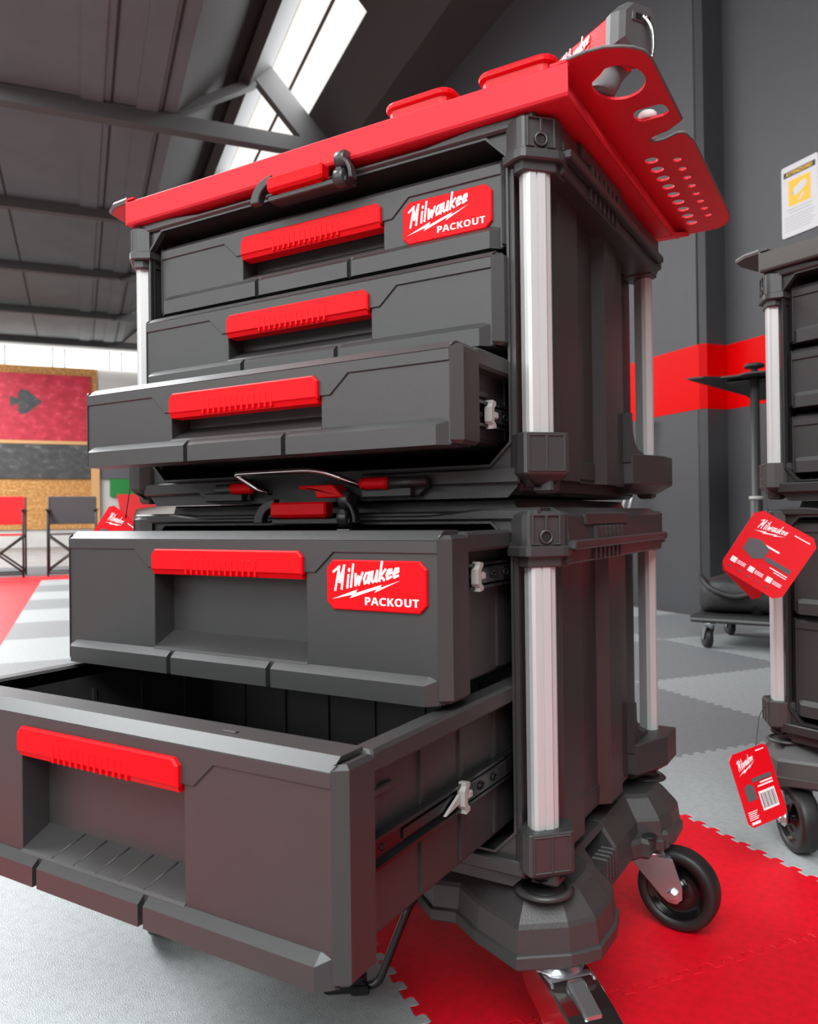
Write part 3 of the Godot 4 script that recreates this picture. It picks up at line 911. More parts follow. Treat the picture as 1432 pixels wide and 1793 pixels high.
# ---------------------------------------------------------------- hang tag
func hang_tag(label: String, pos: Vector3, basis: Basis, w: float, h: float, fold: Vector3, string: Array, front: bool, tone: Material = null):
	var g := thing("hang_tag", label, "tag", pos)
	var card := MB.new()
	var k := minf(w, h) * 0.10
	var oct := P([-w * 0.5 + k, -h, w * 0.5 - k, -h, w * 0.5, -h + k, w * 0.5, -k, w * 0.5 - k, 0, -w * 0.5 + k, 0, -w * 0.5, -k, -w * 0.5, -h + k])
	card.prism(oct, -0.0004, 0.0004, 0.0, basis)
	var c := obj("card", card, tone if tone else M.tagred, g)
	if fold != Vector3():
		# the second leaf of the folded card, hinged on one side and swung behind
		var lf := MB.new()
		var hinge := -1.0 if front else 1.0
		var leaf := Basis(fold.normalized() * -hinge, basis.y, fold.cross(basis.y).normalized())
		lf.prism(oct, -0.0004, 0.0004, 0.0, leaf, basis * Vector3(hinge * w * 0.5, 0.0, -0.0012) + fold.normalized() * w * 0.5)
		obj("back_card", lf, tone if tone else M.tagred, g)
	var pr := MB.new()
	script_mark(pr, w * 0.62, h * 0.30, Transform3D(basis, basis * Vector3(-w * 0.40, -h * 0.36, 0.0005)))
	var bar := func(x0: float, y0: float, x1: float, y1: float): pr.box(Vector3(x0 * w, y0 * h, 0.0003), Vector3(x1 * w, y1 * h, 0.0009), 0.0, Transform3D(basis, Vector3()))
	if front:
		bar.call(-0.10, -0.42, 0.12, -0.395)
		for i in 3:
			var x := -0.42 + 0.29 * i
			bar.call(x, -0.84, x + 0.09, -0.76)
			for j in 3:
				bar.call(x + 0.105, -0.785 - 0.02 * j, x + 0.24, -0.776 - 0.02 * j)
		bar.call(0.12, -0.655, 0.40, -0.640)
		bar.call(0.20, -0.685, 0.40, -0.672)
		bar.call(0.16, -0.10, 0.40, -0.085)
	else:
		bar.call(-0.02, -0.52, 0.38, -0.50)
		bar.call(0.06, -0.48, 0.38, -0.46)
		bar.call(-0.05, -0.84, 0.36, -0.58)
		for j in 5:
			bar.call(-0.44, -0.80 - 0.025 * j, -0.20 - 0.02 * (j % 3), -0.79 - 0.025 * j)
		bar.call(-0.42, -0.965, -0.20, -0.93)
		bar.call(0.18, -0.06, 0.40, -0.045)
	obj("print", pr, M.print, c)
	var dk := MB.new()
	var dbar := func(x0: float, y0: float, x1: float, y1: float): dk.box(Vector3(x0 * w, y0 * h, 0.0004), Vector3(x1 * w, y1 * h, 0.0012), 0.0, Transform3D(basis, Vector3()))
	if front:
		# picture of a drawer chest and the name strip
		dk.prism(P([-0.36 * w, -0.60 * h, -0.36 * w, -0.42 * h, -0.20 * w, -0.37 * h, -0.02 * w, -0.43 * h, -0.02 * w, -0.58 * h, -0.16 * w, -0.66 * h]), 0.0004, 0.0012, 0.0, basis)
		dbar.call(0.0, -0.60, 0.40, -0.535)
		for i in 5:
			dbar.call(-0.40 + 0.15 * i, -0.915, -0.34 + 0.15 * i, -0.90)
	else:
		dk.prism(P([-0.36 * w, -0.66 * h, -0.36 * w, -0.48 * h, -0.24 * w, -0.43 * h, -0.12 * w, -0.48 * h, -0.12 * w, -0.66 * h]), 0.0004, 0.0012, 0.0, basis)
		dbar.call(-0.12, -0.44, 0.38, -0.385)
		for i in 12:
			dbar.call(-0.02 + 0.031 * i, -0.81, -0.02 + 0.031 * i + (0.012 if i % 3 else 0.02), -0.61)
	obj("dark_print", dk, M.panelgrey, c)
	if string.size():
		var s := MB.new()
		var rel := []
		for p in string:
			rel.append(p - pos)
		s.tube(bend(rel, 5), 0.0006, 6)
		obj("string", s, M.string, g)
	return g


# ---------------------------------------------------------------- floor
const TILE := 0.607
const T0 := -0.067
const N0 := -0.072


func tooth_edge(a: Vector2, b: Vector2, fine: bool, sgn: float) -> Array:
	var o := [a]
	if fine:
		var d := (b - a) / 20.0
		var s := Vector2(-d.y, d.x).normalized() * 0.0055 * sgn
		for i in 20:
			var p := a + d * i
			o.append(p + d * 0.16 - s)
			o.append(p + d * 0.30 - s * 0.9)
			o.append(p + d * 0.27 + s * 0.3)
			o.append(p + d * 0.38 + s * 0.95)
			o.append(p + d * 0.74 + s * 1.1)
			o.append(p + d * 0.80 + s * 0.3)
			o.append(p + d * 0.76 - s * 0.8)
	return o


func floor_mats(slab: MeshInstance3D):
	for r in range(-5, 4):
		for k in range(-5, 12):
			var fine := absf(r - 0.5) < 3.0 and k > -2 and k < 4
			var t1 := T0 - TILE * k
			var t0 := t1 - TILE
			var n0 := N0 + TILE * r
			var n1 := n0 + TILE
			# corners a(t0,n0) b(t1,n0) c(t1,n1) d(t0,n1); shared edges always run the same way
			var bot := tooth_edge(Vector2(t0, n0), Vector2(t1, n0), fine, 1.0)
			var right := tooth_edge(Vector2(t1, n0), Vector2(t1, n1), fine, 1.0)
			var top := tooth_edge(Vector2(t0, n1), Vector2(t1, n1), fine, 1.0)
			var left := tooth_edge(Vector2(t0, n0), Vector2(t0, n1), fine, 1.0)
			top.append(Vector2(t1, n1))
			left.append(Vector2(t0, n1))
			top.reverse()
			left.reverse()
			top.pop_back()
			left.pop_back()
			var p := PackedVector2Array()
			for q in bot + right + top + left:
				p.append(q)
			var m: Material = M.matdark
			if r == 0 or r == -2 or k == 11:
				m = M.matred
			else:
				var even := posmod(k, 2) == 0
				if (posmod(r, 2) == 1) == even:
					m = M.matlight
			var b := MB.new()
			b.levels_of(p, [[-0.008, 0.0003], [-0.0006, 0.0003], [0.0, 0.0009]], PY)
			var o := obj("floor_mat", b, m, slab)
			o.transform = Transform3D(Basis(T, Vector3.UP, -N) * Basis(Vector3.RIGHT, Vector3.UP, Vector3.FORWARD), Vector3())
			o.transform = rx()


# ---------------------------------------------------------------- the hall
func hall():
	var q := rx()
	var fl := MB.new()
	fl.box(Vector3(-16.9, -0.20, -6.4), Vector3(9.8, -0.008, 3.0), 0.0, q)
	var slab := struct("floor", fl, M.slab)
	floor_mats(slab)
	var eg := MB.new()
	eg.box(Vector3(-9.0, -0.008, -6.0), Vector3(-7.36, -0.001, 2.40), 0.0, q)
	struct("trim_1", eg, M.edge)
	# right wall: the part behind the cart stands proud of the part behind the second cart
	var w := MB.new()
	w.box(Vector3(-16.9, -0.01, 2.42), Vector3(-2.385, 5.2, 3.0), 0.0, q)
	w.prism(P([-2.40, 2.60, -2.40, 2.42, -2.385, 2.42, -2.360, 2.445, -2.360, 2.60]), -0.01, 5.2, 0.0, q.basis * PY)
	w.box(Vector3(-2.39, -0.01, 2.57), Vector3(9.8, 5.2, 3.0), 0.0, q)
	var wall := struct("wall_right", w, M.wall)
	var st := MB.new()
	st.box(Vector3(-16.8, 1.008, 2.418), Vector3(-2.385, 1.325, 2.4205), 0.0, q)
	st.prism(P([-2.386, 2.4205, -2.386, 2.418, -2.384, 2.418, -2.358, 2.4445, -2.358, 2.566, -2.3605, 2.57, -2.3605, 2.445, -2.385, 2.4205]), 1.008, 1.325, 0.0, q.basis * PY)
	st.box(Vector3(-2.36, 1.008, 2.568), Vector3(9.5, 1.325, 2.5705), 0.0, q)
	obj("painted_stripe", st, M.stripe, wall)
	# far wall with a band of windows on top
	var f := MB.new()
	f.box(Vector3(-17.1, -0.01, -6.4), Vector3(-16.5, 3.57, 2.9), 0.0, q)
	f.box(Vector3(-17.1, 3.95, -6.4), Vector3(-16.5, 5.2, 2.9), 0.0, q)
	struct("wall_far", f, M.whitewall)
	var wf := MB.new()
	wf.box(Vector3(-16.62, 3.565, -6.3), Vector3(-16.58, 3.955, 2.5), 0.0, q)
	var win := struct("window_1", wf, M.pane)
	for nn in [-5.9, -5.1, -4.3, -3.45, -2.6, -2.4, -1.69, -0.84, -0.62, 0.22, 0.45, 1.3, 1.5, 2.2]:
		var mu := MB.new()
		mu.box(Vector3(-16.58, 3.56, nn - 0.017), Vector3(-16.53, 3.96, nn + 0.017), 0.0, q)
		obj("mullion", mu, M.beam, win)
	# near wall and glazed side wall behind the photographer
	var nw := MB.new()
	nw.box(Vector3(9.6, -0.01, -6.4), Vector3(9.9, 5.2, 2.9), 0.0, q)
	struct("wall_near", nw, M.wall)
	var lw := MB.new()
	lw.box(Vector3(-17.0, -0.01, -6.5), Vector3(9.8, 1.65, -6.2), 0.0, q)
	lw.box(Vector3(-17.0, 3.85, -6.5), Vector3(9.8, 5.2, -6.2), 0.0, q)
	lw.box(Vector3(-17.0, 0.40, -6.5), Vector3(-3.0, 3.86, -6.2), 0.0, q)
	lw.box(Vector3(8.6, 0.40, -6.5), Vector3(9.8, 3.86, -6.2), 0.0, q)
	struct("wall_left", lw, M.wall)
	var gp := MB.new()
	gp.box(Vector3(-3.0, 1.65, -6.42), Vector3(8.6, 3.85, -6.38), 0.0, q)
	var big := struct("window_2", gp, M.frost)
	for i in 9:
		var mu := MB.new()
		var t := -3.0 + 11.6 * i / 8.0
		mu.box(Vector3(t - 0.04, 1.65, -6.38), Vector3(t + 0.04, 3.85, -6.28), 0.0, q)
		obj("mullion", mu, M.beam, big)
	# ceiling: flat panels on the left, a ridge with a rooflight, a dark slope to the right wall
	var ce := MB.new()
	ce.prism(P([-6.5, 4.12, 0.45, 4.12, 0.46, 4.40, -6.5, 4.40]), -17.0, 9.8, 0.0, Basis(N, Vector3.UP, T))
	var ceil := struct("ceiling", ce, M.ceiling)
	var ls := MB.new()
	ls.prism(P([0.45, 4.12, 1.28, 4.90, 1.28, 5.15, 1.15, 5.15, 0.44, 4.44]), -17.0, 9.8, 0.0, Basis(N, Vector3.UP, T))
	ls.prism(P([1.02, 4.58, 1.10, 4.50, 1.34, 4.76, 1.26, 4.86]), -17.0, 9.8, 0.0, Basis(N, Vector3.UP, T))
	struct("ceiling_3", ls, M.darkroof)
	for nn in [-5.2, -4.4, -3.6, -2.8, -2.0, -1.1, -0.09, 0.33]:
		var sm := MB.new()
		sm.box(Vector3(-17.0, 4.112, nn - 0.010), Vector3(9.8, 4.122, nn + 0.010), 0.0, q)
		obj("panel_joint", sm, M.seam, ceil)
	for nn in [-0.25, 0.20]:
		var bt := MB.new()
		bt.box(Vector3(-17.0, 4.100, nn - 0.09), Vector3(9.8, 4.125, nn + 0.09), 0.0, q)
		obj("batten", bt, M.ceiling, ceil)
	# right slope, open where the rooflight is
	var rs := MB.new()
	var sb := Basis(N, Vector3.UP, T)
	rs.prism(P([1.70, 4.40, 2.02, 4.06, 3.0, 4.06, 3.0, 4.40, 2.05, 4.40, 1.90, 4.55]), -17.0, 9.8, 0.0, sb)
	rs.prism(P([1.30, 4.84, 1.70, 4.40, 1.90, 4.55, 1.45, 5.02]), -5.08, 9.8, 0.0, sb)
	struct("ceiling_2", rs, M.darkroof)
	for run in [[-17.0, -5.08]]:
		var g := MB.new()
		g.prism(P([1.30, 4.90, 1.71, 4.45, 1.74, 4.48, 1.33, 4.93]), run[0], run[1], 0.0, sb)
		var o := struct("window_3" if run[0] < -10.0 else "added_window_4", g, M.frost)
		var mu := MB.new()
		mu.prism(P([1.520, 4.652, 1.540, 4.630, 1.555, 4.645, 1.535, 4.667]), run[0], run[1], 0.0, sb)
		obj("glazing_bar", mu, M.beam, o)
	# unseen rooflights added in the flat part, placed for bevel highlights and fill
	var g2 := MB.new()
	g2.box(Vector3(-6.35, 4.085, -3.25), Vector3(-1.85, 4.098, -1.05), 0.0, q)
	g2.box(Vector3(1.05, 4.085, -1.08), Vector3(4.75, 4.098, 0.18), 0.0, q)
	g2.box(Vector3(1.2, 4.085, -3.75), Vector3(5.8, 4.098, -1.25), 0.0, q)
	struct("added_window_4", g2, M.frost)
	var g3 := MB.new()
	g3.box(Vector3(-15.1, 4.085, -4.35), Vector3(-7.5, 4.098, -2.25), 0.0, q)
	struct("added_window_5", g3, M.frost)  # unseen rooflight, added to brighten the far wall and floor
	# beams across, and the truss under the ridge
	for i in 4:
		var t: float = [-9.18, -11.57, -14.04, -16.45][i]
		var b := MB.new()
		b.box(Vector3(t - 0.05, 4.0, -6.4), Vector3(t + 0.05, 4.13, 2.4), 0.0, q)
		struct("trim_%d" % (i + 2), b, M.beam)
	for t in [-6.68, -9.18, -11.57, -14.04]:
		var b := MB.new()
		var tb := Basis(N, Vector3.UP, T)
		if t == -6.68:
			b.box(Vector3(t - 0.06, 3.97, -6.4), Vector3(t + 0.06, 4.11, 2.4), 0.0, q)
		var bar := func(n0: float, y0: float, n1: float, y1: float, w: float):
			var d := Vector2(n1 - n0, y1 - y0).normalized() * w * 0.5
			b.prism(P([n0 - d.y, y0 + d.x, n1 - d.y, y1 + d.x, n1 + d.y, y1 - d.x, n0 + d.y, y0 - d.x]), t - 0.05, t + 0.05, 0.0, tb)
		bar.call(0.18, 4.00, 1.16, 4.56, 0.075)
		bar.call(1.10, 4.80, 1.78, 4.06, 0.21)
		var o := thing("roof_truss", "dark steel roof truss under the ridge, " + {-6.68: "nearest one, crossing in front of the bright rooflight", -9.18: "second from the front", -11.57: "third from the front", -14.04: "farthest one, nearest the window band"}[t], "truss")
		obj("chord", b, M.beam, o)


# ---------------------------------------------------------------- things at the walls
func far_wall_things():
	var q := rx()
	var X := -16.5
	var slab := func(called: String, n0: float, y0: float, n1: float, y1: float, th: float, off: float, m: Material, label: String, cat: String) -> MeshInstance3D:
		var b := MB.new()
		b.box(Vector3(0, 0, -(n1 - n0)), Vector3(th, y1 - y0, 0), 0.004)
		var o := obj(called, b, m)
		o.position = rm(X + off, y0, n0)
		o.rotation.y = -RA
		tag(o, label, cat)
		return o
	slab.call("chipboard_panel", -4.2, 0.34, -0.02, 3.56, 0.03, 0.005, M.osb, "large chipboard panel on the far wall behind the red and black painted boards", "board")
	slab.call("white_board", 0.0, 2.06, 1.2, 3.36, 0.02, 0.005, M.whitewall, "plain white board on the far wall right of the red spade painting", "board")
	var red: MeshInstance3D = slab.call("painted_board", -4.0, 2.09, -0.14, 3.40, 0.03, 0.04, M.paintred, "blotchy crimson board with a grey spade on it under the high windows", "painting")
	var sp := MB.new()
	var pts := P([-1.03, 2.86, -1.16, 2.98, -1.30, 3.10, -1.40, 3.11, -1.46, 3.02, -1.45, 2.93, -1.50, 2.92, -1.56, 2.96, -1.60, 2.96, -1.60, 2.76, -1.56, 2.76, -1.50, 2.80, -1.45, 2.79, -1.47, 2.68, -1.42, 2.60, -1.32, 2.60, -1.18, 2.72])
	var sq := PackedVector2Array()
	for p in pts:
		sq.append(Vector2(p.x, 2.845 + (p.y - 2.855) * 0.94))
	sp.prism(sq, 0.028, 0.032, 0.0, Basis(Vector3.FORWARD, Vector3.UP, Vector3.RIGHT), Vector3(0, -2.09, -4.0))
	obj("spade", sp, M.paintblack, red)
	var rail := MB.new()
	rail.box(Vector3(-0.01, -0.068, -3.86), Vector3(0.034, -0.001, 0.0), 0.004)
	obj("ledge", rail, M.pine, red)
	slab.call("slate_board", -4.0, 1.34, -0.16, 2.019, 0.03, 0.04, M.paintblack, "smudged black board below the crimson spade board", "board")
	slab.call("wooden_post", -0.15, 0.34, 0.01, 2.02, 0.03, 0.075, M.pine, "pale wooden batten at the right end of the black board", "batten")
	slab.call("grey_panel", 0.03, 1.35, 1.6, 2.04, 0.03, 0.03, M.panelgrey, "dark grey panel right of the wooden batten on the far wall", "panel")
	slab.call("green_panel", 0.20, 0.98, 1.2, 1.345, 0.03, 0.03, M.green, "green sheet on the far wall below the dark grey panel", "panel")
	slab.call("yellow_panel", 0.13, 0.10, 0.36, 0.62, 0.03, 0.03, M.yellow, "small yellow sheet low on the far wall left of the red flag", "panel")
	# cloth flag pointing right with yellow tips
	var fl := MB.new()
	fl.prism(P([0.33, 1.03, 0.95, 1.04, 1.42, 0.95, 1.42, 0.86, 0.70, 0.72, 0.62, 0.45, 0.52, 0.45, 0.40, 0.60]), X + 0.080, X + 0.092, 0.002, Basis(N, Vector3.UP, T))
	var fo := thing("flag", "red cloth flag with yellow tips low on the far wall", "flag")
	obj("cloth", fl, M.banner, fo)
	var ft := MB.new()
	ft.prism(P([1.42, 0.955, 1.64, 0.895, 1.42, 0.855]), X + 0.080, X + 0.092, 0.002, Basis(N, Vector3.UP, T))
	obj("tip", ft, M.yellow, fo)
	ft = MB.new()
	ft.prism(P([0.515, 0.455, 0.625, 0.455, 0.585, 0.25]), X + 0.080, X + 0.092, 0.002, Basis(N, Vector3.UP, T))
	obj("tip", ft, M.yellow, fo)


func folding_chair(label: String, t: float, n: float, m: Material):
	var g := thing("folding_chair", label, "chair", rm(t, 0, n), PI * 0.5 - RA, "")
	var w := 0.20
	var s := MB.new()
	s.box(Vector3(-w, 0.372, -0.16), Vector3(w, 0.388, 0.17), 0.006)
	obj("seat", s, m, g)
	var b := MB.new()
	b.box(Vector3(-w - 0.01, 0.47, -0.19), Vector3(w + 0.01, 0.735, -0.175), 0.005)
	obj("backrest", b, m, g)
	for sx in [-1.0, 1.0]:
		for z in [-0.18, 0.18]:
			var l := MB.new()
			l.tube([Vector3(sx * (w + 0.005), 0.0, z), Vector3(sx * (w + 0.005), 0.60 if z > 0 else 0.73, z)], 0.009, 8)
			obj("leg", l, M.frame, g)
		var a := MB.new()
		a.box(Vector3(sx * (w + 0.005) - 0.02, 0.595, -0.19), Vector3(sx * (w + 0.005) + 0.02, 0.612, 0.20), 0.005)
		obj("armrest", a, M.frame, g)
	for z in [-0.17, 0.17]:
		var x := MB.new()
		x.tube([Vector3(-w, 0.05, z), Vector3(w, 0.365, z)], 0.009, 8)
		x.tube([Vector3(-w, 0.365, z + 0.012), Vector3(w, 0.05, z + 0.012)], 0.009, 8)
		x.tube([Vector3(-w, 0.03, z), Vector3(w, 0.03, z)], 0.008, 8)
		obj("cross_brace", x, M.frame, g)


func wall_sign():
	var g := thing("warning_sign", "white ATTENZIONE camera warning sign on the grey wall above the second cart", "sign", rm(-1.917, 1.73, 2.568), -RA)
	# own axes: x along the wall, y up, z out of the wall
	var b := MB.new()
	var w := 0.096
	var p := PackedVector2Array()
	for c in [[1, 1, 0.0], [-1, 1, 0.25], [-1, -1, 0.5], [1, -1, 0.75]]:
		for i in 4:
			var a: float = TAU * (c[2] + 0.25 * i / 3.0)
			p.append(Vector2(c[0] * (w - 0.010) + cos(a) * 0.010, 0.16 + c[1] * (0.16 - 0.010) + sin(a) * 0.010))
	b.prism(p, 0.0, 0.004, 0.0008)
	var s := obj("board", b, M.signwhite, g)
	var k := MB.new()
	k.box(Vector3(-0.083, 0.268, 0.0035), Vector3(0.083, 0.293, 0.0046), 0.0)
	obj("banner", k, M.black, s)
	words("banner_text", "ATTENZIONE!", 0.0215, 0.0006, M.signyellow, s, Transform3D(Basis(), Vector3(0, 0.2805, 0.0050)))
	var y := MB.new()
	y.box(Vector3(-0.058, 0.135, 0.0035), Vector3(0.058, 0.250, 0.0046), 0.0)
	obj("pictogram_field", y, M.signyellow, s)
	var c := MB.new()
	var cam := P([-0.034, 0.190, -0.026, 0.178, -0.012, 0.176, 0.030, 0.198, 0.040, 0.212, 0.034, 0.228, 0.020, 0.230, -0.026, 0.210])
	c.prism(cam, 0.0044, 0.0052, 0.0)
	c.prism(P([-0.006, 0.150, 0.002, 0.146, 0.026, 0.170, 0.020, 0.178]), 0.0044, 0.0052, 0.0)
	obj("camera_pictogram", c, M.signwhite, s)
	var l := MB.new()
	l.prism(P([-0.040, 0.194, -0.036, 0.182, -0.030, 0.184, -0.032, 0.196]), 0.0050, 0.0056, 0.0)
	for i in 2:
		l.box(Vector3(-0.064 + 0.01 * i, 0.118 - 0.014 * i, 0.0038), Vector3(0.064 - 0.004 * i, 0.121 - 0.014 * i, 0.0044), 0.0)
	for i in 6:
		l.box(Vector3(-0.080, 0.088 - 0.012 * i, 0.0038), Vector3(0.080 - 0.012 * (i % 3), 0.0905 - 0.012 * i, 0.0044), 0.0)
	obj("small_print", l, M.signgrey, s)


func trolley():
	var g := thing("platform_trolley", "low black platform trolley with a pole and raised shelf by the grey wall", "trolley", Vector3(-0.343, 0, -2.355), -0.06)
	# own axes: x along the wall, z towards the photographer (so the depth runs to -z)
	var b := MB.new()
	b.box(Vector3(0, 0.098, -0.46), Vector3(0.95, 0.124, 0.0), 0.004)
	obj("platform", b, M.frame, g)
	var ed := MB.new()
	ed.box(Vector3(0.002, 0.106, -0.002), Vector3(0.948, 0.114, 0.003), 0.001)
	obj("edge_strip", ed, M.grey, g)
	for p in [[0.06, -0.03], [0.06, -0.40], [0.88, -0.03], [0.88, -0.40]]:
		var f := MB.new()
		var at := Vector3(p[0], 0, p[1])
		var q := Transform3D(Basis(Vector3.UP, 0.55), at)
		f.lathe([[0.0001, 0.098], [0.024, 0.098], [0.024, 0.092], [0.018, 0.088], [0.018, 0.080], [0.0001, 0.080]], 18, q)
		for s in [-1.0, 1.0]:
			f.prism(P([0.018, 0.084, -0.030, 0.084, -0.034, 0.036, -0.018, 0.028]), s * 0.0150, s * 0.0170, 0.0, q.basis * PX, q.origin)
		var o := obj("caster", f, M.zinc, g)
		var t := MB.new()
		t.torus([[0.010, -0.012], [0.034, -0.012], [0.0375, -0.006], [0.0375, 0.006], [0.034, 0.012], [0.010, 0.012]], 28, Transform3D(q.basis * Basis(Vector3(0, 1, 0), Vector3(1, 0, 0), Vector3(0, 0, 1)), q * Vector3(0, 0.0375, -0.022)))
		obj("tyre", t, M.rubber, o)
	var po := MB.new()
	po.lathe([[0.0001, 0.12], [0.022, 0.12], [0.022, 0.545], [0.0165, 0.550], [0.0165, 1.010], [0.012, 1.012], [0.012, 1.022], [0.034, 1.026], [0.036, 1.034], [0.030, 1.040], [0.0001, 1.042]], 24, Transform3D(Basis(), Vector3(0.215, 0, -0.10)), 1)
	obj("pole", po, M.frame, g)
	var ri := MB.new()
	ri.torus([[0.021, 0.545], [0.0245, 0.545], [0.0245, 0.557], [0.016, 0.558]], 24, Transform3D(Basis(), Vector3(0.215, 0, -0.10)))
	obj("pole_collar", ri, M.clip, g)
	# shelf on the pole, seen from below
	var sh := MB.new()
	sh.prism(P([0.0, 0.0, 0.06, 0.0, 0.11, -0.045, 0.17, -0.045, 0.20, -0.01, 0.34, -0.01, 0.36, 0.0, 0.75, 0.0, 0.75, -0.62, 0.10, -0.62]), 0.992, 0.998, 0.0, PY)
	sh.prism(P([0.11, -0.10, 0.75, -0.10, 0.75, -0.62, 0.11, -0.62]), 0.9915, 0.972, 0.012, PY)
	for i in 6:
		sh.box(Vector3(0.26 + 0.05 * i, 0.968, -0.54), Vector3(0.275 + 0.05 * i, 0.9718, -0.20), 0.001)
	obj("shelf", sh, M.frame, g)
	# soft bag lying on the platform
	var bag := thing("tool_bag", "slumped black fabric bag lying on the low trolley platform", "bag", Vector3(-0.343, 0.1243, -2.355), -0.06)
	var rings := []
	for i in 13:
		var u := i / 12.0
		var x := 0.012 + 0.72 * u
		var h := 0.125 + 0.02 * sin(u * 9.0) - 0.02 * u + (0.014 if i == 0 else 0.0)
		var d := 0.135 + 0.012 * sin(u * 14.0 + 1.0)
		var r := PackedVector3Array()
		for k in 18:
			var a := TAU * k / 18.0
			var sx := signf(cos(a)) * pow(absf(cos(a)), 0.55)
			var sy := signf(sin(a)) * pow(absf(sin(a)), 0.55)
			var shrink := 0.72 if (i == 0 or i == 12) else 1.0
			r.append(Vector3(x, h * 0.5 + sy * h * 0.5 * (1.0 if sy < 0 else shrink + 0.05 * sin(u * 20.0 + k)), -0.20 + sx * d * shrink))
		rings.append(r)
	var bm := MB.new()
	bm.loft(rings, Transform3D(), true, PackedInt32Array(), 1)
	obj("bag_body", bm, M.cloth, bag)
	var ri2 := MB.new()
	for x in [0.13, 0.33, 0.5]:
		ri2.lathe([[0.0001, 0.0], [0.008, 0.0], [0.006, 0.003], [0.0001, 0.004]], 12, Transform3D(Basis(Vector3(1, 0, 0), Vector3(0, 0, 1), Vector3(0, 1, 0)), Vector3(x, 0.070, -0.062)))
	obj("rivet", ri2, M.zinc, bag)
	var sp := MB.new()
	sp.tube(bend([Vector3(0.01, 0.135, -0.12), Vector3(0.06, 0.09, -0.055), Vector3(0.16, 0.06, -0.05), Vector3(0.26, 0.115, -0.06), Vector3(0.40, 0.12, -0.07)], 5), 0.011, 8)
	obj("strap", sp, M.cloth, bag)


func wall_tubes():
	for i in 2:
		var b := MB.new()
		var o := -0.055 * i
		b.tube([rm(-2.715 + o, 0.995, 2.395), rm(-2.98 + o, 0.0, 2.30)], 0.010, 12)
		var m := obj("chrome_tube", b, M.zinc)
		tag(m, ["chrome tube leaning on the grey wall, the one nearer the right edge", "chrome tube leaning on the grey wall behind its twin, left of it"][i], "tube", "chrome tubes leaning on the wall")


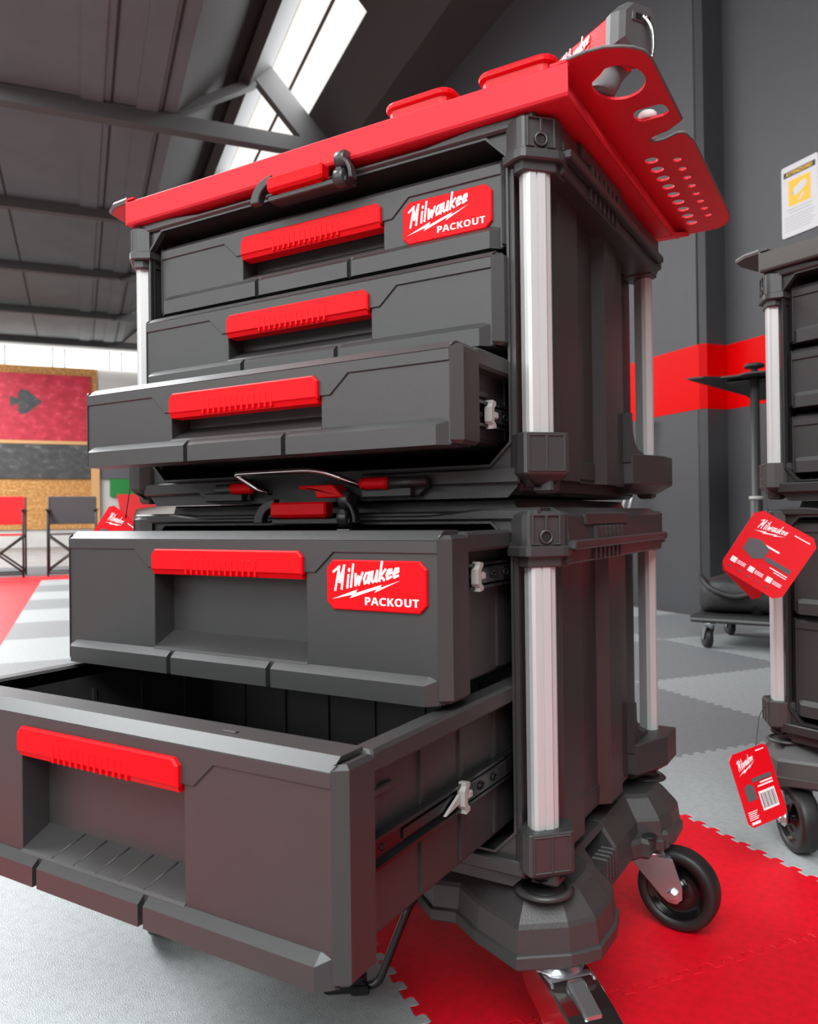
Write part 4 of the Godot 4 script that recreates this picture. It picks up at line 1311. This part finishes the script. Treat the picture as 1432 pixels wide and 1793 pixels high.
# ---------------------------------------------------------------- things on the main tray
func cordless_tool():
	var g := thing("cordless_tool", "red and dark grey cordless hand tool standing on the perforated red wing", "power tool", Vector3(XC + 0.300, 0.8896, ZC + 0.085))
	var o := Vector3(0.300, 0.438, 0.085)
	var bk := Vector3(0.236, 0.508, 0.045) - o
	var fr := Vector3(0.331, 0.5010, 0.110) - o
	var z := (fr - bk).normalized()
	var y := (Vector3.UP - z * z.y).normalized()
	var x := y.cross(z)
	var q := Transform3D(Basis(x, y, z), bk)
	var len := bk.distance_to(fr)
	var sec := func(w: float, h: float, k: float, zz: float, dy := 0.0) -> PackedVector3Array:
		var r := PackedVector3Array()
		for c in [[-w + k, -h], [w - k, -h], [w, -h + k], [w, h - k], [w - k, h], [-w + k, h], [-w, h - k], [-w, -h + k]]:
			r.append(Vector3(c[0], c[1] + dy, zz))
		return r
	var b := MB.new()
	b.loft([sec.call(0.009, 0.012, 0.005, -0.010, -0.004), sec.call(0.016, 0.018, 0.007, -0.004, -0.002), sec.call(0.020, 0.0215, 0.008, 0.020), sec.call(0.0215, 0.0235, 0.009, len - 0.016)], q)
	obj("housing", b, M.red, g)
	var e := MB.new()
	e.loft([sec.call(0.0222, 0.0242, 0.009, len - 0.020), sec.call(0.0228, 0.0248, 0.009, len - 0.013), sec.call(0.0215, 0.0235, 0.010, len - 0.002), sec.call(0.0185, 0.0205, 0.009, len + 0.004)], q)
	e.box(Vector3(-0.012, 0.004, len + 0.001), Vector3(0.012, 0.0125, len + 0.0055), 0.001, q)
	obj("end_cap", e, M.toolgrey, g)
	var m := MB.new()
	m.box(Vector3(-0.0085, 0.006, len + 0.005), Vector3(0.0085, 0.011, len + 0.0061), 0.0, q)
	obj("cap_recess", m, M.black, g)
	var gr := MB.new()
	var rings := []
	for i in 6:
		var u := i / 5.0
		var c := Vector3(0.303, 0.490, 0.076).lerp(Vector3(0.2965, 0.4410, 0.126), u) - o
		var r := PackedVector3Array()
		for k in 16:
			var a := TAU * k / 16.0
			var s := 1.0 + 0.45 * absf(u - 0.35)
			r.append(c + Vector3(cos(a) * 0.0105 * s, 0, sin(a) * 0.0160 * s))
		rings.append(r)
	gr.loft(rings, Transform3D(), true, PackedInt32Array(), 1)
	obj("grip", gr, M.grey, g)
	var lg := MB.new()
	# the mark sits on the side face towards the left front
	var side := Transform3D(q.basis * Basis(Vector3(0, 0, 1), Vector3(0, 1, 0), Vector3(-1, 0, 0)), q * Vector3(-0.0212, -0.021, 0.018))
	script_mark(lg, 0.068, 0.038, side)
	obj("lettering", lg, M.print, g)
	var w := MB.new()
	w.tube(bend([Vector3(0.317, 0.522, 0.100) - o, Vector3(0.330, 0.518, 0.112) - o, Vector3(0.344, 0.500, 0.113) - o, Vector3(0.3455, 0.480, 0.113) - o, Vector3(0.343, 0.462, 0.113) - o], 5), 0.0019, 8)
	for i in 7:
		w.torus([[0.0016, -0.0008], [0.0030, 0.0], [0.0016, 0.0008]], 10, Transform3D(Basis(Vector3(0, 0, 1), 0.9), Vector3(0.3235 + 0.0026 * i, 0.5205 - 0.0022 * i, 0.1075 + 0.0008 * i) - o))
	obj("wire_loop", w, M.chrome, g)
	for p in [[0.3260, 0.0600, 0.0090, "white plastic cap standing on the red wing behind the long slot"], [0.3175, 0.0235, 0.0085, "white plastic cap standing on the red wing at the hook notch"]]:
		var c := MB.new()
		c.torus([[p[2] * 0.45, 0.0], [p[2], 0.0], [p[2], 0.006], [p[2] * 0.8, 0.008], [p[2] * 0.45, 0.008]], 20)
		var ca := obj("plastic_cap", c, M.white)
		ca.position = Vector3(XC + p[0], 0.8896, ZC + p[1])
		tag(ca, p[3], "cap", "")


# ---------------------------------------------------------------- scene
func _ready():
	rng.seed = 7
	# camera
	var cam := Camera3D.new()
	add_child(cam)
	cam.name = "camera"
	cam.position = Vector3(0.26165, 0.49664, 0.66783)
	cam.rotation = Vector3(0.0065140, 0.5384767, -0.0122230)
	cam.near = 0.02
	cam.far = 100.0
	var ca := CameraAttributesPhysical.new()
	ca.frustum_focal_length = 12.0 / tan(deg_to_rad(66.0933 / 2.0))
	ca.frustum_focus_distance = 0.80
	ca.frustum_near = 0.02
	ca.frustum_far = 100.0
	ca.exposure_aperture = 8.0
	cam.attributes = ca
	cam.current = true
	# sky and exposure
	var we := WorldEnvironment.new()
	we.name = "environment"
	var env := Environment.new()
	var sky := Sky.new()
	var sm := ProceduralSkyMaterial.new()
	sm.sky_top_color = Color(0.72, 0.78, 0.86)
	sm.sky_horizon_color = Color(0.90, 0.92, 0.94)
	sm.ground_horizon_color = Color(0.6, 0.6, 0.6)
	sm.ground_bottom_color = Color(0.4, 0.4, 0.4)
	sky.sky_material = sm
	env.sky = sky
	env.background_mode = Environment.BG_SKY
	env.tonemap_mode = Environment.TONE_MAPPER_LINEAR
	env.tonemap_exposure = 0.60
	env.sdfgi_enabled = true
	env.ssao_enabled = true
	env.ssil_enabled = true
	we.environment = env
	add_child(we)
	# daylight through side wall, ridge and window band; flat-ceiling rooflights are added fill
	area("window_light", rm(2.8, 2.75, -6.25), Basis(T, Vector3.UP, -N), Vector2(11.4, 2.1), Color(0.97, 0.99, 1.0), 1.35)
	area("added_rooflight", rm(-4.1, 4.07, -2.15), Basis(T, N, Vector3.UP), Vector2(4.4, 2.1), Color(0.97, 0.99, 1.0), 7.0)
	area("added_rooflight", rm(3.5, 4.07, -2.5), Basis(T, N, Vector3.UP), Vector2(4.5, 2.4), Color(0.97, 0.99, 1.0), 6.5)
	area("added_rooflight", rm(2.9, 4.07, -0.45), Basis(T, N, Vector3.UP), Vector2(3.6, 1.2), Color(0.97, 0.99, 1.0), 3.0)
	area("added_rooflight", rm(-11.3, 4.07, -3.3), Basis(T, N, Vector3.UP), Vector2(7.4, 2.0), Color(0.98, 0.99, 1.0), 10.0)
	var slope := Basis(T, (N * 0.673 + Vector3.DOWN * 0.74).normalized(), (N * 0.74 + Vector3.UP * 0.673).normalized())
	area("ridge_light", rm(-10.2, 4.60, 1.47), slope, Vector2(10.0, 0.5), Color(0.98, 0.99, 1.0), 4.5)
	area("band_light", rm(-16.45, 3.76, -1.9), Basis(N, Vector3.UP, T), Vector2(8.6, 0.34), Color(0.98, 0.99, 1.0), 3.0)

	make_materials()
	hall()
	far_wall_things()
	wall_sign()
	wall_tubes()

	# the cart in front
	dolly("wide black wheeled base under the tool chest with open drawers", Vector3(XC, 0, ZC), 0.0, [-2.29, -2.356, -1.67, 0.4], true)
	tool_chest("drawer_chest", "lower dark grey tool chest with two drawers pulled far out", Vector3(XC, 0.1477, ZC), 0.0, [[0.338, 0.2015, 0.127, true], [0.198, 0.0545, 0.268, false]], 0.346, false)
	tool_chest("drawer_chest", "upper dark grey tool chest with three red handled drawers, bottom one open", Vector3(XC, 0.5, ZC), 0.0, [[0.3300, 0.2435, -0.004, true], [0.237, 0.1490, 0.0205, false], [0.1405, 0.0545, 0.103, false]], 0.334, true)
	worktop("red folded metal tray with perforated wing on the tool chests", Vector3(XC, 0.855, ZC), 0.0, M.powder, true)
	parts_bin("small red plastic bin on the red tray, the left one", Vector3(XC + 0.105, 0.8571, ZC + 0.113), 0.0)
	parts_bin("small red plastic bin on the red tray, right one beside the power tool", Vector3(XC + 0.216, 0.8571, ZC + 0.113), 0.0)
	cordless_tool()
	hang_tag("red paper tag hanging on a thin string at the left of the front cart", Vector3(-0.5520, 0.5040, 0.0), Basis(Vector3.UP, 0.35) * Basis(Vector3(0, 0, 1), -0.62), 0.05, 0.08, Vector3(), [Vector3(-0.5117, 0.5750, 0.004), Vector3(-0.5340, 0.5480, 0.006), Vector3(-0.5520, 0.5000, 0.001)], true)

	# the second cart
	var a := 0.45
	var xa := Vector3(cos(a), 0, sin(a))
	var za := Vector3(-sin(a), 0, cos(a))
	var c2 := Vector3(0.127, 0, -0.627) + xa * 0.2575 - za * 0.189
	dolly("black wheeled base under the second cart at the right edge", c2, -a, [0.3, -2.16, 0.2, 0.4], false)
	tool_chest("drawer_chest", "lower closed black tool chest of the second cart at right", c2 + Vector3.UP * 0.1477, -a, [[0.338, 0.2015, 0.0, true], [0.198, 0.0545, 0.0, false]], 0.346, false)
	tool_chest("drawer_chest", "upper closed black tool chest of the second cart at right", c2 + Vector3.UP * 0.5, -a, [[0.3300, 0.2435, -0.004, true], [0.237, 0.1490, 0.0, false], [0.1405, 0.0545, 0.0, false]], 0.334, false)
	worktop("dark folded metal tray on top of the second cart", c2 + Vector3.UP * 0.855, -a, M.blackpowder, false)
	var up := Vector3.UP * 0.45
	hang_tag("large folded red paper tag hanging before the second cart", Vector3(0.1570, 0.4805, -0.50), Basis(Vector3(0.847, -0.532, 0), Vector3(0.532, 0.847, 0), Vector3(0, 0, 1)), 0.089, 0.096, Vector3(0.42, -0.60, -0.62), [Vector3(0.1130, 0.553, -0.585), Vector3(0.1230, 0.535, -0.545), Vector3(0.1330, 0.488, -0.4992)], true)
	var ty := Vector3(-0.265, 0.93, 0.02).normalized()
	var tx := Vector3(0.0343, 0.0268, -0.045)
	tx = (tx - ty * tx.dot(ty)).normalized()
	hang_tag("smaller red paper tag with barcode hanging beside the second cart wheel", Vector3(0.1010, 0.1720, -0.497), Basis(tx, ty, tx.cross(ty)), 0.066, 0.098, Vector3(-0.35, -0.45, -0.80), [Vector3(0.121, 0.222, -0.60), Vector3(0.108, 0.205, -0.575), Vector3(0.110, 0.170, -0.512)], false)

	trolley()
	folding_chair("low folding chair with red seat and back near the far end", -7.42, -1.05, M.seatred)
	folding_chair("low folding chair with dark grey seat and back, right of the red one", -7.42, -0.44, M.seatgrey)


func area(called: String, at: Vector3, b: Basis, size: Vector2, c: Color, e: float):
	var l := AreaLight3D.new()
	l.name = called
	add_child(l, true)
	l.transform = Transform3D(b, at)
	l.area_size = size
	l.area_normalize_energy = false
	l.light_color = c
	l.light_energy = e
	l.area_range = 40.0
	l.area_attenuation = 2.0
	l.shadow_enabled = true
